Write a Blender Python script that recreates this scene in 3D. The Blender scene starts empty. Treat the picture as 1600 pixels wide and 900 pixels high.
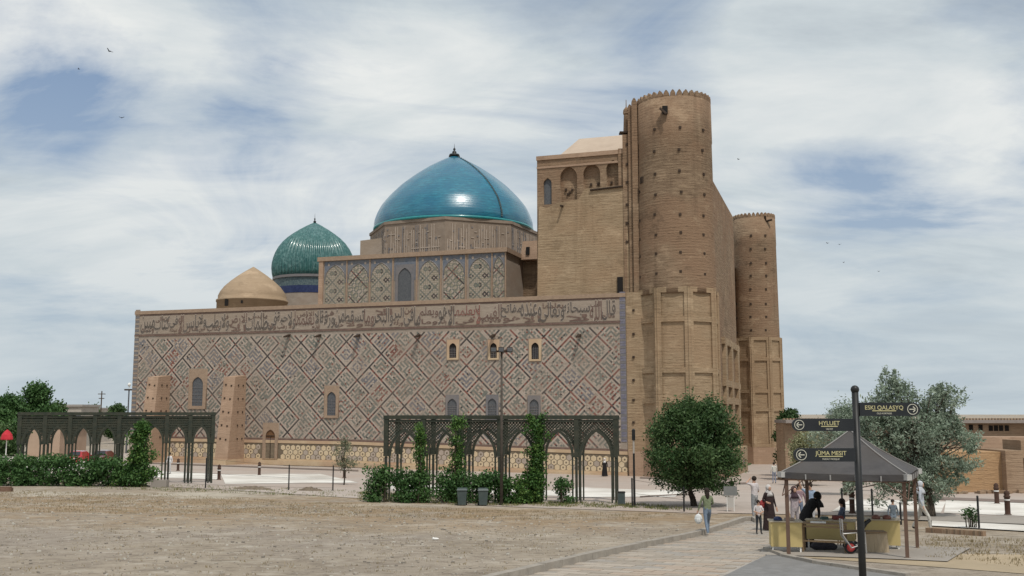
import bpy, bmesh, math, random
import numpy as np
from mathutils import Vector, Matrix
random.seed(7); rng = np.random.default_rng(7)
C = bpy.context.scene.collection
R = math.radians
# ---------------------------------------------------------------- camera
F = 1561.0; HOR = 645.0; EYE = 4.0
PITCH = math.atan((HOR-450)/F)
cam = bpy.data.cameras.new('camera'); cam.sensor_width = 36; cam.lens = 36*F/1600
cam.clip_end = 6000; cam.clip_start = .1
co = bpy.data.objects.new('camera', cam); C.objects.link(co)
co.location = (0, 0, EYE); co.rotation_euler = (math.pi/2+PITCH, 0, 0)
sc = bpy.context.scene; sc.camera = co
# ---------------------------------------------------------------- light
SUN_EL, SUN_AZ = R(60), R(20)          # sun behind the camera, a little to the right
sd = Vector((math.sin(SUN_AZ)*math.cos(SUN_EL), -math.cos(SUN_AZ)*math.cos(SUN_EL), math.sin(SUN_EL)))
sl = bpy.data.lights.new('sun', 'SUN'); sl.energy = 2.7; sl.angle = R(3.0); sl.color = (1, .95, .87)
so = bpy.data.objects.new('sun', sl); C.objects.link(so); so.rotation_euler = sd.to_track_quat('Z', 'Y').to_euler()
sc.view_settings.view_transform = 'Standard'; sc.view_settings.look = 'None'
sc.view_settings.exposure = 0; sc.view_settings.gamma = 1
w = bpy.data.worlds.new('World'); sc.world = w; w.use_nodes = True
nt = w.node_tree; nt.nodes.clear()
def N(nt, t, **k):
    n = nt.nodes.new(t)
    for a, b in k.items():
        if a.startswith('i_'):
            n.inputs[a[2:].replace('_', ' ')].default_value = b
        else: setattr(n, a, b)
    return n
L = lambda nt, a, b: nt.links.new(a, b)
def math_(nt, op, a, b=None, clamp=False):
    n = nt.nodes.new('ShaderNodeMath'); n.operation = op; n.use_clamp = clamp
    for i, x in enumerate((a, b)):
        if x is None: continue
        if isinstance(x, (int, float)): n.inputs[i].default_value = x
        else: nt.links.new(x, n.inputs[i])
    return n.outputs[0]
def mixc(nt, fac, a, b, blend='MIX'):
    n = nt.nodes.new('ShaderNodeMix'); n.data_type = 'RGBA'; n.blend_type = blend
    for i, x in ((0, fac), (6, a), (7, b)):
        if isinstance(x, (int, float)): n.inputs[i].default_value = x
        elif isinstance(x, tuple): n.inputs[i].default_value = (*x[:3], 1)
        else: nt.links.new(x, n.inputs[i])
    return n.outputs[2]
def ramp(nt, v, pts):
    n = nt.nodes.new('ShaderNodeValToRGB'); nt.links.new(v, n.inputs[0])
    el = n.color_ramp.elements
    while len(el) < len(pts): el.new(.5)
    for e, (p, c) in zip(el, pts):
        e.position = p; e.color = (c, c, c, 1) if isinstance(c, (int, float)) else (*c[:3], 1)
    return n.outputs[0]
sky = N(nt, 'ShaderNodeTexSky', sky_type='NISHITA', sun_disc=False, sun_elevation=SUN_EL, sun_rotation=math.pi-SUN_AZ)
sky.air_density = 1.0; sky.dust_density = 1.5
tc = N(nt, 'ShaderNodeTexCoord'); sp = N(nt, 'ShaderNodeSeparateXYZ'); L(nt, tc.outputs['Generated'], sp.inputs[0])
zz = math_(nt, 'ADD', math_(nt, 'MAXIMUM', sp.outputs[2], 0.0), .22)
cx = math_(nt, 'DIVIDE', sp.outputs[0], zz); cy = math_(nt, 'DIVIDE', sp.outputs[1], zz)
cb = N(nt, 'ShaderNodeCombineXYZ'); L(nt, cx, cb.inputs[0]); L(nt, cy, cb.inputs[1])
def wnoise(scale, detail, rough, dist, loc, rot=0, stretch=(1, 1, 1)):
    m = N(nt, 'ShaderNodeMapping'); L(nt, cb.outputs[0], m.inputs[0])
    m.inputs[1].default_value = loc; m.inputs[2].default_value = (0, 0, rot); m.inputs[3].default_value = stretch
    n = N(nt, 'ShaderNodeTexNoise', noise_dimensions='3D'); L(nt, m.outputs[0], n.inputs['Vector'])
    n.inputs['Scale'].default_value = scale; n.inputs['Detail'].default_value = detail
    n.inputs['Roughness'].default_value = rough; n.inputs['Distortion'].default_value = dist
    return n.outputs['Fac']
big = wnoise(1.15, 9, .6, .9, (3.1, 1.7, 0), R(-25), (.8, 1.15, 1))
fine = wnoise(2.6, 9, .6, 1.0, (8.2, 4.4, 2), R(-30), (.55, 1.3, 1))
cover = math_(nt, 'ADD', math_(nt, 'MULTIPLY', big, .74), math_(nt, 'MULTIPLY', fine, .26))
def lobe(px, py, deg):                       # soft round weight about one direction of the sky
    x, y = (px-800)/F, (450-py)/F; d = Vector((x, math.cos(PITCH)-y*math.sin(PITCH), math.sin(PITCH)+y*math.cos(PITCH))).normalized()
    n = nt.nodes.new('ShaderNodeVectorMath'); n.operation = 'DOT_PRODUCT'; L(nt, tc.outputs['Generated'], n.inputs[0]); n.inputs[1].default_value = d
    return ramp(nt, n.outputs['Value'], [(math.cos(R(deg)), 0.0), (math.cos(R(deg*.1)), 1.0)])
for px, py, dg, k_ in ((960, 10, 7, .17), (1080, 60, 4, .10), (40, 110, 6, .19), (150, 160, 3.5, .12), (400, 100, 6, .11), (1310, 305, 3, .14), (1370, 312, 3, .14), (690, 90, 5, .08), (100, 512, 3.5, .1), (1250, 520, 4, .08), (1450, 525, 4, .09), (1580, 80, 4, .05),
        (650, 190, 7, -.09), (1250, 140, 7, -.07), (1480, 240, 6, -.05), (250, 40, 5, -.07), (1290, 420, 5, -.06)):
    cover = math_(nt, 'SUBTRACT', cover, math_(nt, 'MULTIPLY', lobe(px, py, dg*1.15), k_*(.62 if k_ > 0 else .8)))
cf = ramp(nt, cover, [(.34, .0), (.43, .6), (.52, 1)])
shade = wnoise(1.7, 7, .6, .4, (1.3, 9.4, 5), R(-20), (.7, 1.2, 1))
for px, py, dg, k_ in ((640, 200, 8, .10), (1230, 140, 7, .10), (1450, 230, 6, .08), (300, 300, 7, .06), (100, 30, 5, .06)): shade = math_(nt, 'ADD', shade, math_(nt, 'MULTIPLY', lobe(px, py, dg), k_))
ccol = ramp(nt, shade, [(.3, (4.4, 5.0, 5.5)), (.44, (6.0, 6.6, 6.9)), (.62, (8.1, 8.3, 8.2))])
hz = ramp(nt, sp.outputs[2], [(0.0, .85), (.16, .3), (.3, 0)])
blue = mixc(nt, 1.0, sky.outputs[0], (1.0, 1.03, 1.12), 'MULTIPLY')
skyc = mixc(nt, .65, blue, (2.9, 3.9, 5.3))
c1 = mixc(nt, cf, skyc, ccol)
c2 = mixc(nt, hz, c1, (5.3, 6.05, 6.5))
bg = N(nt, 'ShaderNodeBackground'); L(nt, c2, bg.inputs[0]); bg.inputs[1].default_value = .1
wo = N(nt, 'ShaderNodeOutputWorld'); L(nt, bg.outputs[0], wo.inputs[0])
# ---------------------------------------------------------------- helpers: picture measurements -> places in the world
def ray(px, py):
    x = (px-800)/F; y = (450-py)/F
    c, s = math.cos(PITCH), math.sin(PITCH)
    return Vector((x, c-y*s, s+y*c))
def Wp(px, py, Y):
    r = ray(px, py); return Vector((r.x/r.y*Y, Y, EYE+r.z/r.y*Y))
def proj(p):
    c, s = math.cos(PITCH), math.sin(PITCH)
    h = p[2]-EYE; dep = p[1]*c+h*s; up = h*c-p[1]*s
    return 800+F*p[0]/dep, 450-F*up/dep
ctl = [(-12,22,.3),(0,22,.3),(7,22,.25),(9.5,28.5,.1),(15,35,-.15),(7,36,-.35),(-15,62,-.6),(-32,66,-.5),(0,54,-.75),(9,51,-.62),
 (20,50,-.65),(11,98,-2.05),(-16,106,-1.75),(-44,116,-1.5),(37,150,-3.5),(25,88,-2.0),(46,70,-1.2),(-62,92,-1.0),(0,220,-3.2),(-150,220,-2.2),
 (150,220,-3.4),(0,320,-3),(-320,320,-3),(320,320,-3),(0,-30,.6),(-60,-20,.5),(60,-20,.3),(-300,0,-1),(300,0,-1),(-70,30,.1),(70,30,-.4),(-90,60,-.5)]
P = np.array([(a, b) for a, b, c in ctl], float); zc = np.array([c for a, b, c in ctl], float)
def U_(r2): return np.where(r2 > 1e-9, r2*np.log(np.maximum(r2, 1e-9)), 0)
n_ = len(P); Kk = U_(((P[:, None]-P[None])**2).sum(-1)); Q = np.c_[np.ones(n_), P]
A_ = np.block([[Kk, Q], [Q.T, np.zeros((3, 3))]]); sol = np.linalg.solve(A_, np.r_[zc, 0, 0, 0])
def gzn(X, Y):
    X = np.asarray(X, float); Y = np.asarray(Y, float)
    r2 = (X[..., None]-P[:, 0])**2+(Y[..., None]-P[:, 1])**2
    z = U_(r2)@sol[:n_]+sol[n_]+sol[n_+1]*X+sol[n_+2]*Y
    r = np.hypot(X, Y); k = np.clip((r-200)/120, 0, 1); k = k*k*(3-2*k)
    return z*(1-k)+(-3.0)*k
def gz(x, y): return float(gzn(x, y))
def G(px, py, off=0):
    r = ray(px, py); d = 4.0
    f = lambda d: EYE+r.z/r.y*d - gz(r.x/r.y*d, d)
    lo = d; step = 1.0
    while f(lo+step) > 0 and lo < 400: lo += step
    hi = lo+step
    for _ in range(30):
        m = (lo+hi)/2
        if f(m) > 0: lo = m
        else: hi = m
    return Vector((r.x/r.y*lo, lo, EYE+r.z/r.y*lo+off))
def on(px, Y):                      # ground point at a column and a distance
    x = (px-800)/F*Y
    for _ in range(4):
        z = gz(x, Y); dep = Y*math.cos(PITCH)+(z-EYE)*math.sin(PITCH); x = (px-800)/F*dep
    return Vector((x, Y, gz(x, Y)))
# ---------------------------------------------------------------- objects
def tag(o, label=None, cat=None, group=None, kind=None):
    if label: o['label'] = label
    if cat: o['category'] = cat
    if group: o['group'] = group
    if kind: o['kind'] = kind
    return o
def thing(name, label, cat, loc=(0, 0, 0), rz=0, group=None):
    o = bpy.data.objects.new(name, None); C.objects.link(o); o.location = loc; o.rotation_euler = (0, 0, rz); o.empty_display_size = .1
    return tag(o, label, cat, group)
def wloc(o):
    v = Vector((0, 0, 0))
    while o is not None: v += o.location; o = o.parent
    return v
class MB:
    def __init__(s): s.v = []; s.f = []; s.m = []
    def face(s, pts, mi=0):
        i = len(s.v); s.v.extend(tuple(p) for p in pts); s.f.append(tuple(range(i, i+len(pts)))); s.m.append(mi); return s
    def add(s, vs, fs, mi=0):
        i = len(s.v); s.v.extend(tuple(p) for p in vs); s.f.extend(tuple(i+k for k in f) for f in fs); s.m.extend([mi]*len(fs)); return s
    def hexa(s, b, t, mi=0):       # bottom 4 and top 4 corners, counter-clockwise
        return s.add(list(b)+list(t), [(3,2,1,0),(4,5,6,7),(0,1,5,4),(1,2,6,5),(2,3,7,6),(3,0,4,7)], mi)
    def box(s, c, sz, rz=0, mi=0, M=None):
        x, y, z = sz[0]/2, sz[1]/2, sz[2]/2; c = Vector(c); m = Matrix.Rotation(rz, 3, 'Z') if M is None else M
        q = [c+m@Vector(p) for p in ((-x,-y,-z),(x,-y,-z),(x,y,-z),(-x,y,-z),(-x,-y,z),(x,-y,z),(x,y,z),(-x,y,z))]
        return s.hexa(q[:4], q[4:], mi)
    def tube(s, a, b, r0, r1=None, n=8, mi=0, cap=True):
        a = Vector(a); b = Vector(b); r1 = r0 if r1 is None else r1
        d = (b-a).normalized(); x = d.cross(Vector((0, 0, 1)) if abs(d.z) < .9 else Vector((1, 0, 0))).normalized(); y = d.cross(x)
        vs = [p+(x*math.cos(2*math.pi*k/n)+y*math.sin(2*math.pi*k/n))*r for p, r in ((a, r0), (b, r1)) for k in range(n)]
        fs = [(k, (k+1) % n, n+(k+1) % n, n+k) for k in range(n)]
        if cap: fs += [tuple(range(n-1, -1, -1)), tuple(range(n, 2*n))]
        return s.add(vs, fs, mi)
    def path(s, pts, rs, n=6, mi=0):
        for i in range(len(pts)-1): s.tube(pts[i], pts[i+1], rs[i], rs[i+1], n, mi)
        return s
    def lathe(s, c, prof, n=32, mi=0, rib=0, amp=0, a0=0, mfun=None):
        c = Vector(c); vs = []
        for r, z in prof:
            for k in range(n):
                a = a0+2*math.pi*k/n; rr = r*(1+amp*(abs(math.cos(a*rib/2))-.6)) if rib else r
                vs.append((c.x+rr*math.cos(a), c.y+rr*math.sin(a), c.z+z))
        m = len(prof); i0 = len(s.v); s.v.extend(vs)
        for j in range(m-1):
            for k in range(n):
                s.f.append((i0+j*n+k, i0+j*n+(k+1) % n, i0+(j+1)*n+(k+1) % n, i0+(j+1)*n+k)); s.m.append(mfun(j) if mfun else mi)
        s.f.append(tuple(i0+(m-1)*n+k for k in range(n))); s.m.append(mi)
        s.f.append(tuple(i0+k for k in reversed(range(n)))); s.m.append(mi)
        return s
    def ball(s, c, r, n=10, mi=0):
        rx, ry, rz_ = (r, r, r) if isinstance(r, (int, float)) else r
        c = Vector(c); vs = [(c.x, c.y, c.z-rz_)]; m = n//2
        for j in range(1, m):
            t = math.pi*j/m-math.pi/2
            for k in range(n):
                a = 2*math.pi*k/n; vs.append((c.x+rx*math.cos(t)*math.cos(a), c.y+ry*math.cos(t)*math.sin(a), c.z+rz_*math.sin(t)))
        vs.append((c.x, c.y, c.z+rz_)); fs = []
        for k in range(n):
            fs.append((0, 1+(k+1) % n, 1+k)); fs.append((len(vs)-1, 1+(m-2)*n+k, 1+(m-2)*n+(k+1) % n))
            for j in range(m-2): fs.append((1+j*n+k, 1+j*n+(k+1) % n, 1+(j+1)*n+(k+1) % n, 1+(j+1)*n+k))
        return s.add(vs, fs, mi)
    def build(s, name, mats, parent=None, smooth=False, local=False, **kw):
        off = Vector((0, 0, 0)) if (parent is None or local) else wloc(parent)
        me = bpy.data.meshes.new(name)
        me.from_pydata([(a-off.x, b-off.y, c-off.z) for a, b, c in s.v], [], s.f)
        for m in (mats if isinstance(mats, (list, tuple)) else [mats]): me.materials.append(m)
        if any(s.m): me.polygons.foreach_set('material_index', s.m)
        if smooth: me.polygons.foreach_set('use_smooth', [True]*len(s.f))
        me.update()
        return link(name, me, parent, **kw)
def link(name, me, parent=None, **kw):
    o = bpy.data.objects.new(name, me); C.objects.link(o)
    if parent is not None: o.parent = parent
    return tag(o, **kw)
def kids(o): return [c for c in bpy.data.objects if c.parent == o]
def copy_tree(root, loc, rz=0, label=None, scale=None):
    def cp(o, par):
        c = o.copy(); C.objects.link(c); c.parent = par
        for ch in kids(o): cp(ch, c)
        return c
    c = cp(root, None); c.location = loc; c.rotation_euler = (0, 0, rz)
    if label: c['label'] = label
    if scale: c.scale = scale
    return c
def plate(outer, holes, th, M, name, mats, parent, **kw):     # flat plate with holes, M carries (x, y, thickness) to the world
    cu = bpy.data.curves.new('tmp', 'CURVE'); cu.dimensions = '2D'; cu.fill_mode = 'BOTH'; cu.extrude = th/2
    for loop in [outer]+holes:
        sp_ = cu.splines.new('POLY'); sp_.points.add(len(loop)-1); sp_.use_cyclic_u = True
        for p, q in zip(sp_.points, loop): p.co = (q[0], q[1], 0, 1)
    o = bpy.data.objects.new('tmp', cu); C.objects.link(o)
    me = bpy.data.meshes.new_from_object(o.evaluated_get(bpy.context.evaluated_depsgraph_get()))
    bpy.data.objects.remove(o); bpy.data.curves.remove(cu)
    if parent is not None: M = Matrix.Translation(-wloc(parent))@M
    me.transform(M); me.name = name
    if M.determinant() < 0: me.flip_normals()
    me.materials.clear()
    for m in (mats if isinstance(mats, (list, tuple)) else [mats]): me.materials.append(m)
    return link(name, me, parent, **kw)
AR = 1.7
def archx(f): h_ = math.sqrt(AR*AR-(AR-1)**2); return max(0.0, math.sqrt(max(0, AR*AR-(f*h_)**2))-(AR-1))   # half width left at height fraction f
def arch(cx, hw, z0, zs, za, n=7):           # pointed two-centred arch outline, springing at zs, apex za
    pts = [(cx-hw, z0), (cx-hw, zs)]
    for k in range(1, n): f_ = math.sin(k/n*math.pi/2)**.9; pts.append((cx-hw*archx(f_), zs+(za-zs)*f_))
    pts.append((cx, za))
    for q in reversed(pts[2:-1]): pts.append((2*cx-q[0], q[1]))
    pts += [(cx+hw, zs), (cx+hw, z0)]
    return pts
def frame(o, u, n):                           # matrix: x -> u, y -> up, z -> n
    u = Vector(u).normalized(); n = Vector(n).normalized(); up = Vector((0, 0, 1))
    return Matrix(((u.x, up.x, n.x, o[0]), (u.y, up.y, n.y, o[1]), (u.z, up.z, n.z, o[2]), (0, 0, 0, 1)))
# ---------------------------------------------------------------- materials
def lin(r, g, b):
    f = lambda c: (c/12.92 if c <= .04045 else ((c+.055)/1.055)**2.4)
    return f(r/255), f(g/255), f(b/255)
def mat(name, c1, c2=None, scale=1.0, stretch=(1, 1, 1), rough=.85, bump=0.0, bscale=None, detail=6, c3=None, metal=0, spec=.3, lo=.35, hi=.65, coat=0, patch=.25, wear=.85):
    m = bpy.data.materials.new(name); m.use_nodes = True; t = m.node_tree; b = t.nodes['Principled BSDF']
    b.inputs['Roughness'].default_value = rough; b.inputs['Metallic'].default_value = metal; b.inputs['Specular IOR Level'].default_value = spec
    b.inputs['Coat Weight'].default_value = coat; b.inputs['Coat Roughness'].default_value = .12
    if c2 is None: b.inputs['Base Color'].default_value = (*c1, 1)
    if c2 is not None or bump:
        tcn = N(t, 'ShaderNodeTexCoord'); mp = N(t, 'ShaderNodeMapping'); L(t, tcn.outputs['Object'], mp.inputs[0]); mp.inputs[3].default_value = stretch
        nz = N(t, 'ShaderNodeTexNoise'); L(t, mp.outputs[0], nz.inputs['Vector']); nz.inputs['Scale'].default_value = scale; nz.inputs['Detail'].default_value = detail; nz.inputs['Roughness'].default_value = .65
    if c2 is not None:
        col = mixc(t, ramp(t, nz.outputs['Fac'], [(lo, 0.0), (hi, 1.0)]), c1, c2)
        if c3 is not None:
            n2 = N(t, 'ShaderNodeTexNoise'); L(t, tcn.outputs['Object'], n2.inputs['Vector']); n2.inputs['Scale'].default_value = patch; n2.inputs['Detail'].default_value = 5
            col = mixc(t, ramp(t, n2.outputs['Fac'], [(.42, 0.0), (.66, wear)]), col, c3)
        L(t, col, b.inputs['Base Color'])
    if bump:
        nb = N(t, 'ShaderNodeTexNoise'); L(t, mp.outputs[0], nb.inputs['Vector']); nb.inputs['Scale'].default_value = bscale or scale*2; nb.inputs['Detail'].default_value = 5
        bp = N(t, 'ShaderNodeBump'); bp.inputs['Strength'].default_value = bump; bp.inputs['Distance'].default_value = .08
        L(t, nb.outputs['Fac'], bp.inputs['Height']); L(t, bp.outputs[0], b.inputs['Normal'])
    return m
BR = (1, 1, 7)
def brickmat(name, a, b_, c, joint, bump=.6):
    # coursed brick: long joints in z, speckle, weathered patches
    m = bpy.data.materials.new(name); m.use_nodes = True; t = m.node_tree; b = t.nodes['Principled BSDF']; b.inputs['Roughness'].default_value = .92; b.inputs['Specular IOR Level'].default_value = .15
    tcn = N(t, 'ShaderNodeTexCoord'); O = tcn.outputs['Object']
    def nz(scale, st, det=5, rough=.6):
        mp = N(t, 'ShaderNodeMapping'); L(t, O, mp.inputs[0]); mp.inputs[3].default_value = st
        n = N(t, 'ShaderNodeTexNoise'); L(t, mp.outputs[0], n.inputs['Vector']); n.inputs['Scale'].default_value = scale; n.inputs['Detail'].default_value = det; n.inputs['Roughness'].default_value = rough
        return n.outputs['Fac']
    streak = nz(.8, (.8, .8, 6.5), 6, .72); patch = nz(.16, (1, 1, 1.2), 5); speck = nz(3.0, (1, 1, 3), 3)
    col = mixc(t, ramp(t, streak, [(.33, 0.0), (.66, 1.0)]), a, b_)
    col = mixc(t, ramp(t, patch, [(.43, 0.0), (.57, .85)]), col, c)
    run = nz(.55, (1, 1, .07), 6, .65); col = mixc(t, ramp(t, run, [(.54, 0.0), (.70, .55)]), col, joint)
    scar = nz(.33, (1, 1, 1.4), 7, .7); col = mixc(t, ramp(t, scar, [(.56, 0.0), (.64, .55)]), col, tuple(min(1, x*1.22) for x in b_)); col = mixc(t, ramp(t, scar, [(.36, .5), (.43, 0.0)]), col, tuple(x*.72 for x in a))
    # courses
    sep = N(t, 'ShaderNodeSeparateXYZ'); L(t, O, sep.inputs[0])
    wob = math_(t, 'MULTIPLY', nz(.7, (1, 1, 1), 3), .25)
    fz = math_(t, 'FRACT', math_(t, 'DIVIDE', math_(t, 'ADD', sep.outputs[2], wob), .27))
    jt = ramp(t, fz, [(0.0, 1.0), (.16, .75), (.3, 0.0), (.93, 0.0), (1.0, 1.0)])
    jm = math_(t, 'MULTIPLY', jt, math_(t, 'MULTIPLY', ramp(t, speck, [(.4, .0), (.62, .6)]), ramp(t, nz(.35, (1, 1, 2), 4), [(.4, .15), (.6, 1.0)])))
    col = mixc(t, jm, col, joint)
    L(t, col, b.inputs['Base Color'])
    bp = N(t, 'ShaderNodeBump'); bp.inputs['Strength'].default_value = bump; bp.inputs['Distance'].default_value = .12
    L(t, math_(t, 'ADD', math_(t, 'SUBTRACT', streak, math_(t, 'MULTIPLY', jm, .5)), math_(t, 'MULTIPLY', speck, .4)), bp.inputs['Height']); L(t, bp.outputs[0], b.inputs['Normal'])
    return m
M = {}
M['brick'] = brickmat('old_brick', (.17, .116, .076), (.32, .232, .154), (.25, .162, .104), (.105, .07, .046), .8)
M['brick_base'] = brickmat('pale_brick', (.25, .178, .11), (.40, .30, .198), (.33, .23, .145), (.16, .112, .066))
M['brick_pink'] = brickmat('pink_brick', (.33, .22, .152), (.40, .28, .20), (.36, .25, .175), (.26, .175, .125), .3)
M['brick_dome'] = brickmat('dome_brick', (.33, .24, .16), (.40, .30, .205), (.34, .25, .165), (.25, .18, .12), .3)
M['wall'] = mat('tan_wall', (.275, .228, .186), (.34, .29, .243), .9, (1, 1, 2), bump=.3, c3=(.29, .222, .172), bscale=5)
M['band'] = mat('band_ground', (.28, .228, .182), (.34, .28, .226), 1.2, (1, 1, 3), bump=.3, c3=(.285, .222, .165))
M['trim'] = mat('red_trim', (.125, .08, .066), (.185, .125, .10), 2)
M['tan_trim'] = mat('tan_trim', (.345, .25, .178), (.28, .2, .142), 3, bump=.2)
M['teal'] = mat('tile_teal', (.135, .145, .125), (.19, .185, .155), 1.5, rough=.5, c3=(.25, .205, .165), patch=.32, wear=.38)
M['tdark'] = mat('tile_dark', (.04, .036, .036), (.07, .058, .052), 1.5, rough=.5, c3=(.25, .205, .165), patch=.32, wear=.38)
M['tred'] = mat('tile_red', (.165, .062, .048), (.235, .10, .075), 1.2, rough=.6, c3=(.25, .205, .165), patch=.32, wear=.38)
M['tblue'] = mat('tile_blue', (.14, .138, .148), (.18, .17, .175), 1.5, rough=.5, c3=(.25, .205, .165), patch=.32, wear=.38)
M['tlight'] = mat('tile_light', (.37, .305, .25), (.43, .36, .30), 2, rough=.7, c3=(.25, .205, .165), patch=.32, wear=.38)
M['border_blue'] = mat('border_blue', (.13, .13, .175), (.22, .205, .235), 2.5, (1, 1, 2), rough=.55)
M['olive_tile'] = mat('olive_tile', (.25, .225, .165), (.31, .28, .21), 1.5)
M['ink'] = mat('letter_tile', (.085, .073, .065), (.15, .125, .105), 2)
M['cream'] = mat('cream_tile', (.54, .42, .265), (.60, .49, .34), 2, rough=.7)
M['plinth_tan'] = mat('plinth_tan', (.46, .34, .215), (.53, .41, .275), .9, bump=.2, c3=(.42, .27, .18))
M['hexdark'] = mat('hex_dark', (.13, .10, .07), (.2, .16, .11), 2)
M['grille'] = mat('grille_grey', (.075, .08, .09), (.11, .115, .12), 6, rough=.6)
M['dark'] = mat('dark_hole', (.012, .010, .009))
M['woodd'] = mat('door_wood', (.13, .065, .03), (.18, .095, .045), 4, (8, 8, .6), bump=.3)
M['oldwood'] = mat('old_timber', (.035, .022, .015), (.06, .04, .027), 5)
M['plaster'] = mat('roof_plaster', (.42, .33, .255), (.48, .385, .3), .6)
M['iron'] = mat('green_iron', (.026, .034, .025), (.052, .052, .036), 4, rough=.55, spec=.3)
M['black'] = mat('black_iron', (.014, .015, .016), (.024, .024, .024), 5, rough=.45)
M['bark'] = mat('bark', (.06, .045, .032), (.10, .078, .058), 4, (4, 4, 1), bump=.6)
M['barkd'] = mat('dark_bark', (.03, .024, .018), (.055, .042, .03), 4, (4, 4, 1), bump=.6)
def glaze(name, a, b_, c, rough, sz=(1, 1, 5), coat=.5):
    m = mat(name, a, b_, 1.3, sz, rough=rough, bump=.12, bscale=6, c3=c, spec=.5, coat=coat, patch=.5); return m
def domemat():
    m = glaze('dome_glaze', (.008, .105, .17), (.02, .185, .27), (.009, .115, .20), .27, (1, 1, 5)); t = m.node_tree; b = t.nodes['Principled BSDF']
    src = b.inputs['Base Color'].links[0].from_socket; tcn = N(t, 'ShaderNodeTexCoord'); sep = N(t, 'ShaderNodeSeparateXYZ'); L(t, tcn.outputs['Object'], sep.inputs[0])
    n = N(t, 'ShaderNodeTexNoise'); mp = N(t, 'ShaderNodeMapping'); mp.inputs[3].default_value = (.5, .5, 4); L(t, tcn.outputs['Object'], mp.inputs[0]); L(t, mp.outputs[0], n.inputs['Vector']); n.inputs['Scale'].default_value = 1.6; n.inputs['Detail'].default_value = 7; n.inputs['Roughness'].default_value = .75
    fz = math_(t, 'FRACT', math_(t, 'DIVIDE', sep.outputs[2], .36)); row = ramp(t, fz, [(0.0, 1.0), (.18, 0.0), (.85, 0.0), (1.0, 1.0)])
    k = math_(t, 'MULTIPLY', row, ramp(t, n.outputs['Fac'], [(.35, .1), (.65, .7)]))
    c = mixc(t, k, src, (.006, .06, .10)); c = mixc(t, ramp(t, n.outputs['Fac'], [(.56, 0.0), (.72, .7)]), c, (.05, .30, .36)); c = mixc(t, ramp(t, n.outputs['Fac'], [(.28, .6), (.4, 0.0)]), c, (.006, .06, .10)); L(t, c, b.inputs['Base Color'])
    bp = N(t, 'ShaderNodeBump'); bp.inputs['Strength'].default_value = .22; bp.inputs['Distance'].default_value = .08; L(t, math_(t, 'SUBTRACT', n.outputs['Fac'], math_(t, 'MULTIPLY', row, .35)), bp.inputs['Height']); L(t, bp.outputs[0], b.inputs['Normal'])
    return m
M['dome_blue'] = domemat()
M['dome_rim'] = mat('rim_glaze', (.02, .20, .22), (.03, .26, .27), 2, rough=.3, coat=.4)
M['dome_green'] = mat('green_glaze', (.02, .085, .085), (.12, .235, .225), 3.2, (1, 1, .8), rough=.36, c3=(.03, .115, .11), coat=.3, patch=1.2, lo=.4, hi=.62)
M['drum_blue'] = mat('drum_blue', (.014, .022, .075), (.03, .045, .12), 3, rough=.4)
M['drum_tile'] = mat('drum_tile', (.04, .07, .09), (.13, .17, .17), 5, rough=.5)
def leafmat(name, c1, c2, c3):
    m = bpy.data.materials.new(name); m.use_nodes = True; t = m.node_tree; b = t.nodes['Principled BSDF']
    a = N(t, 'ShaderNodeAttribute', attribute_name='var')
    r = N(t, 'ShaderNodeValToRGB'); L(t, a.outputs['Fac'], r.inputs[0]); el = r.color_ramp.elements; el.new(.5)
    for e, (p, c) in zip(el, ((0, c1), (.5, c2), (1, c3))): e.position = p; e.color = (*c, 1)
    L(t, r.outputs[0], b.inputs['Base Color']); b.inputs['Roughness'].default_value = .6; b.inputs['Specular IOR Level'].default_value = .3
    tr = N(t, 'ShaderNodeBsdfTranslucent'); L(t, r.outputs[0], tr.inputs[0]); mx = N(t, 'ShaderNodeMixShader'); mx.inputs[0].default_value = .22
    L(t, b.outputs[0], mx.inputs[1]); L(t, tr.outputs[0], mx.inputs[2]); L(t, mx.outputs[0], t.nodes['Material Output'].inputs[0])
    return m
M['elm'] = leafmat('elm_leaf', (.022, .058, .016), (.05, .10, .03), (.10, .16, .06))
M['silver'] = leafmat('silver_leaf', (.15, .205, .14), (.235, .295, .22), (.35, .40, .315))
M['ivy'] = leafmat('ivy_leaf', (.025, .07, .015), (.055, .13, .028), (.13, .22, .05))
M['hedge'] = leafmat('hedge_leaf', (.028, .075, .02), (.055, .125, .036), (.10, .19, .06))
M['olive'] = leafmat('sapling_leaf', (.10, .12, .07), (.15, .165, .1), (.2, .2, .13))
M['grass'] = leafmat('grass_blade', (.08, .12, .03), (.16, .17, .06), (.28, .24, .11))
M['dry'] = leafmat('dry_weed', (.20, .16, .08), (.30, .235, .14), (.36, .30, .19))
M['pale'] = leafmat('pale_leaf', (.16, .18, .09), (.24, .25, .13), (.32, .31, .18))
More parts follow.
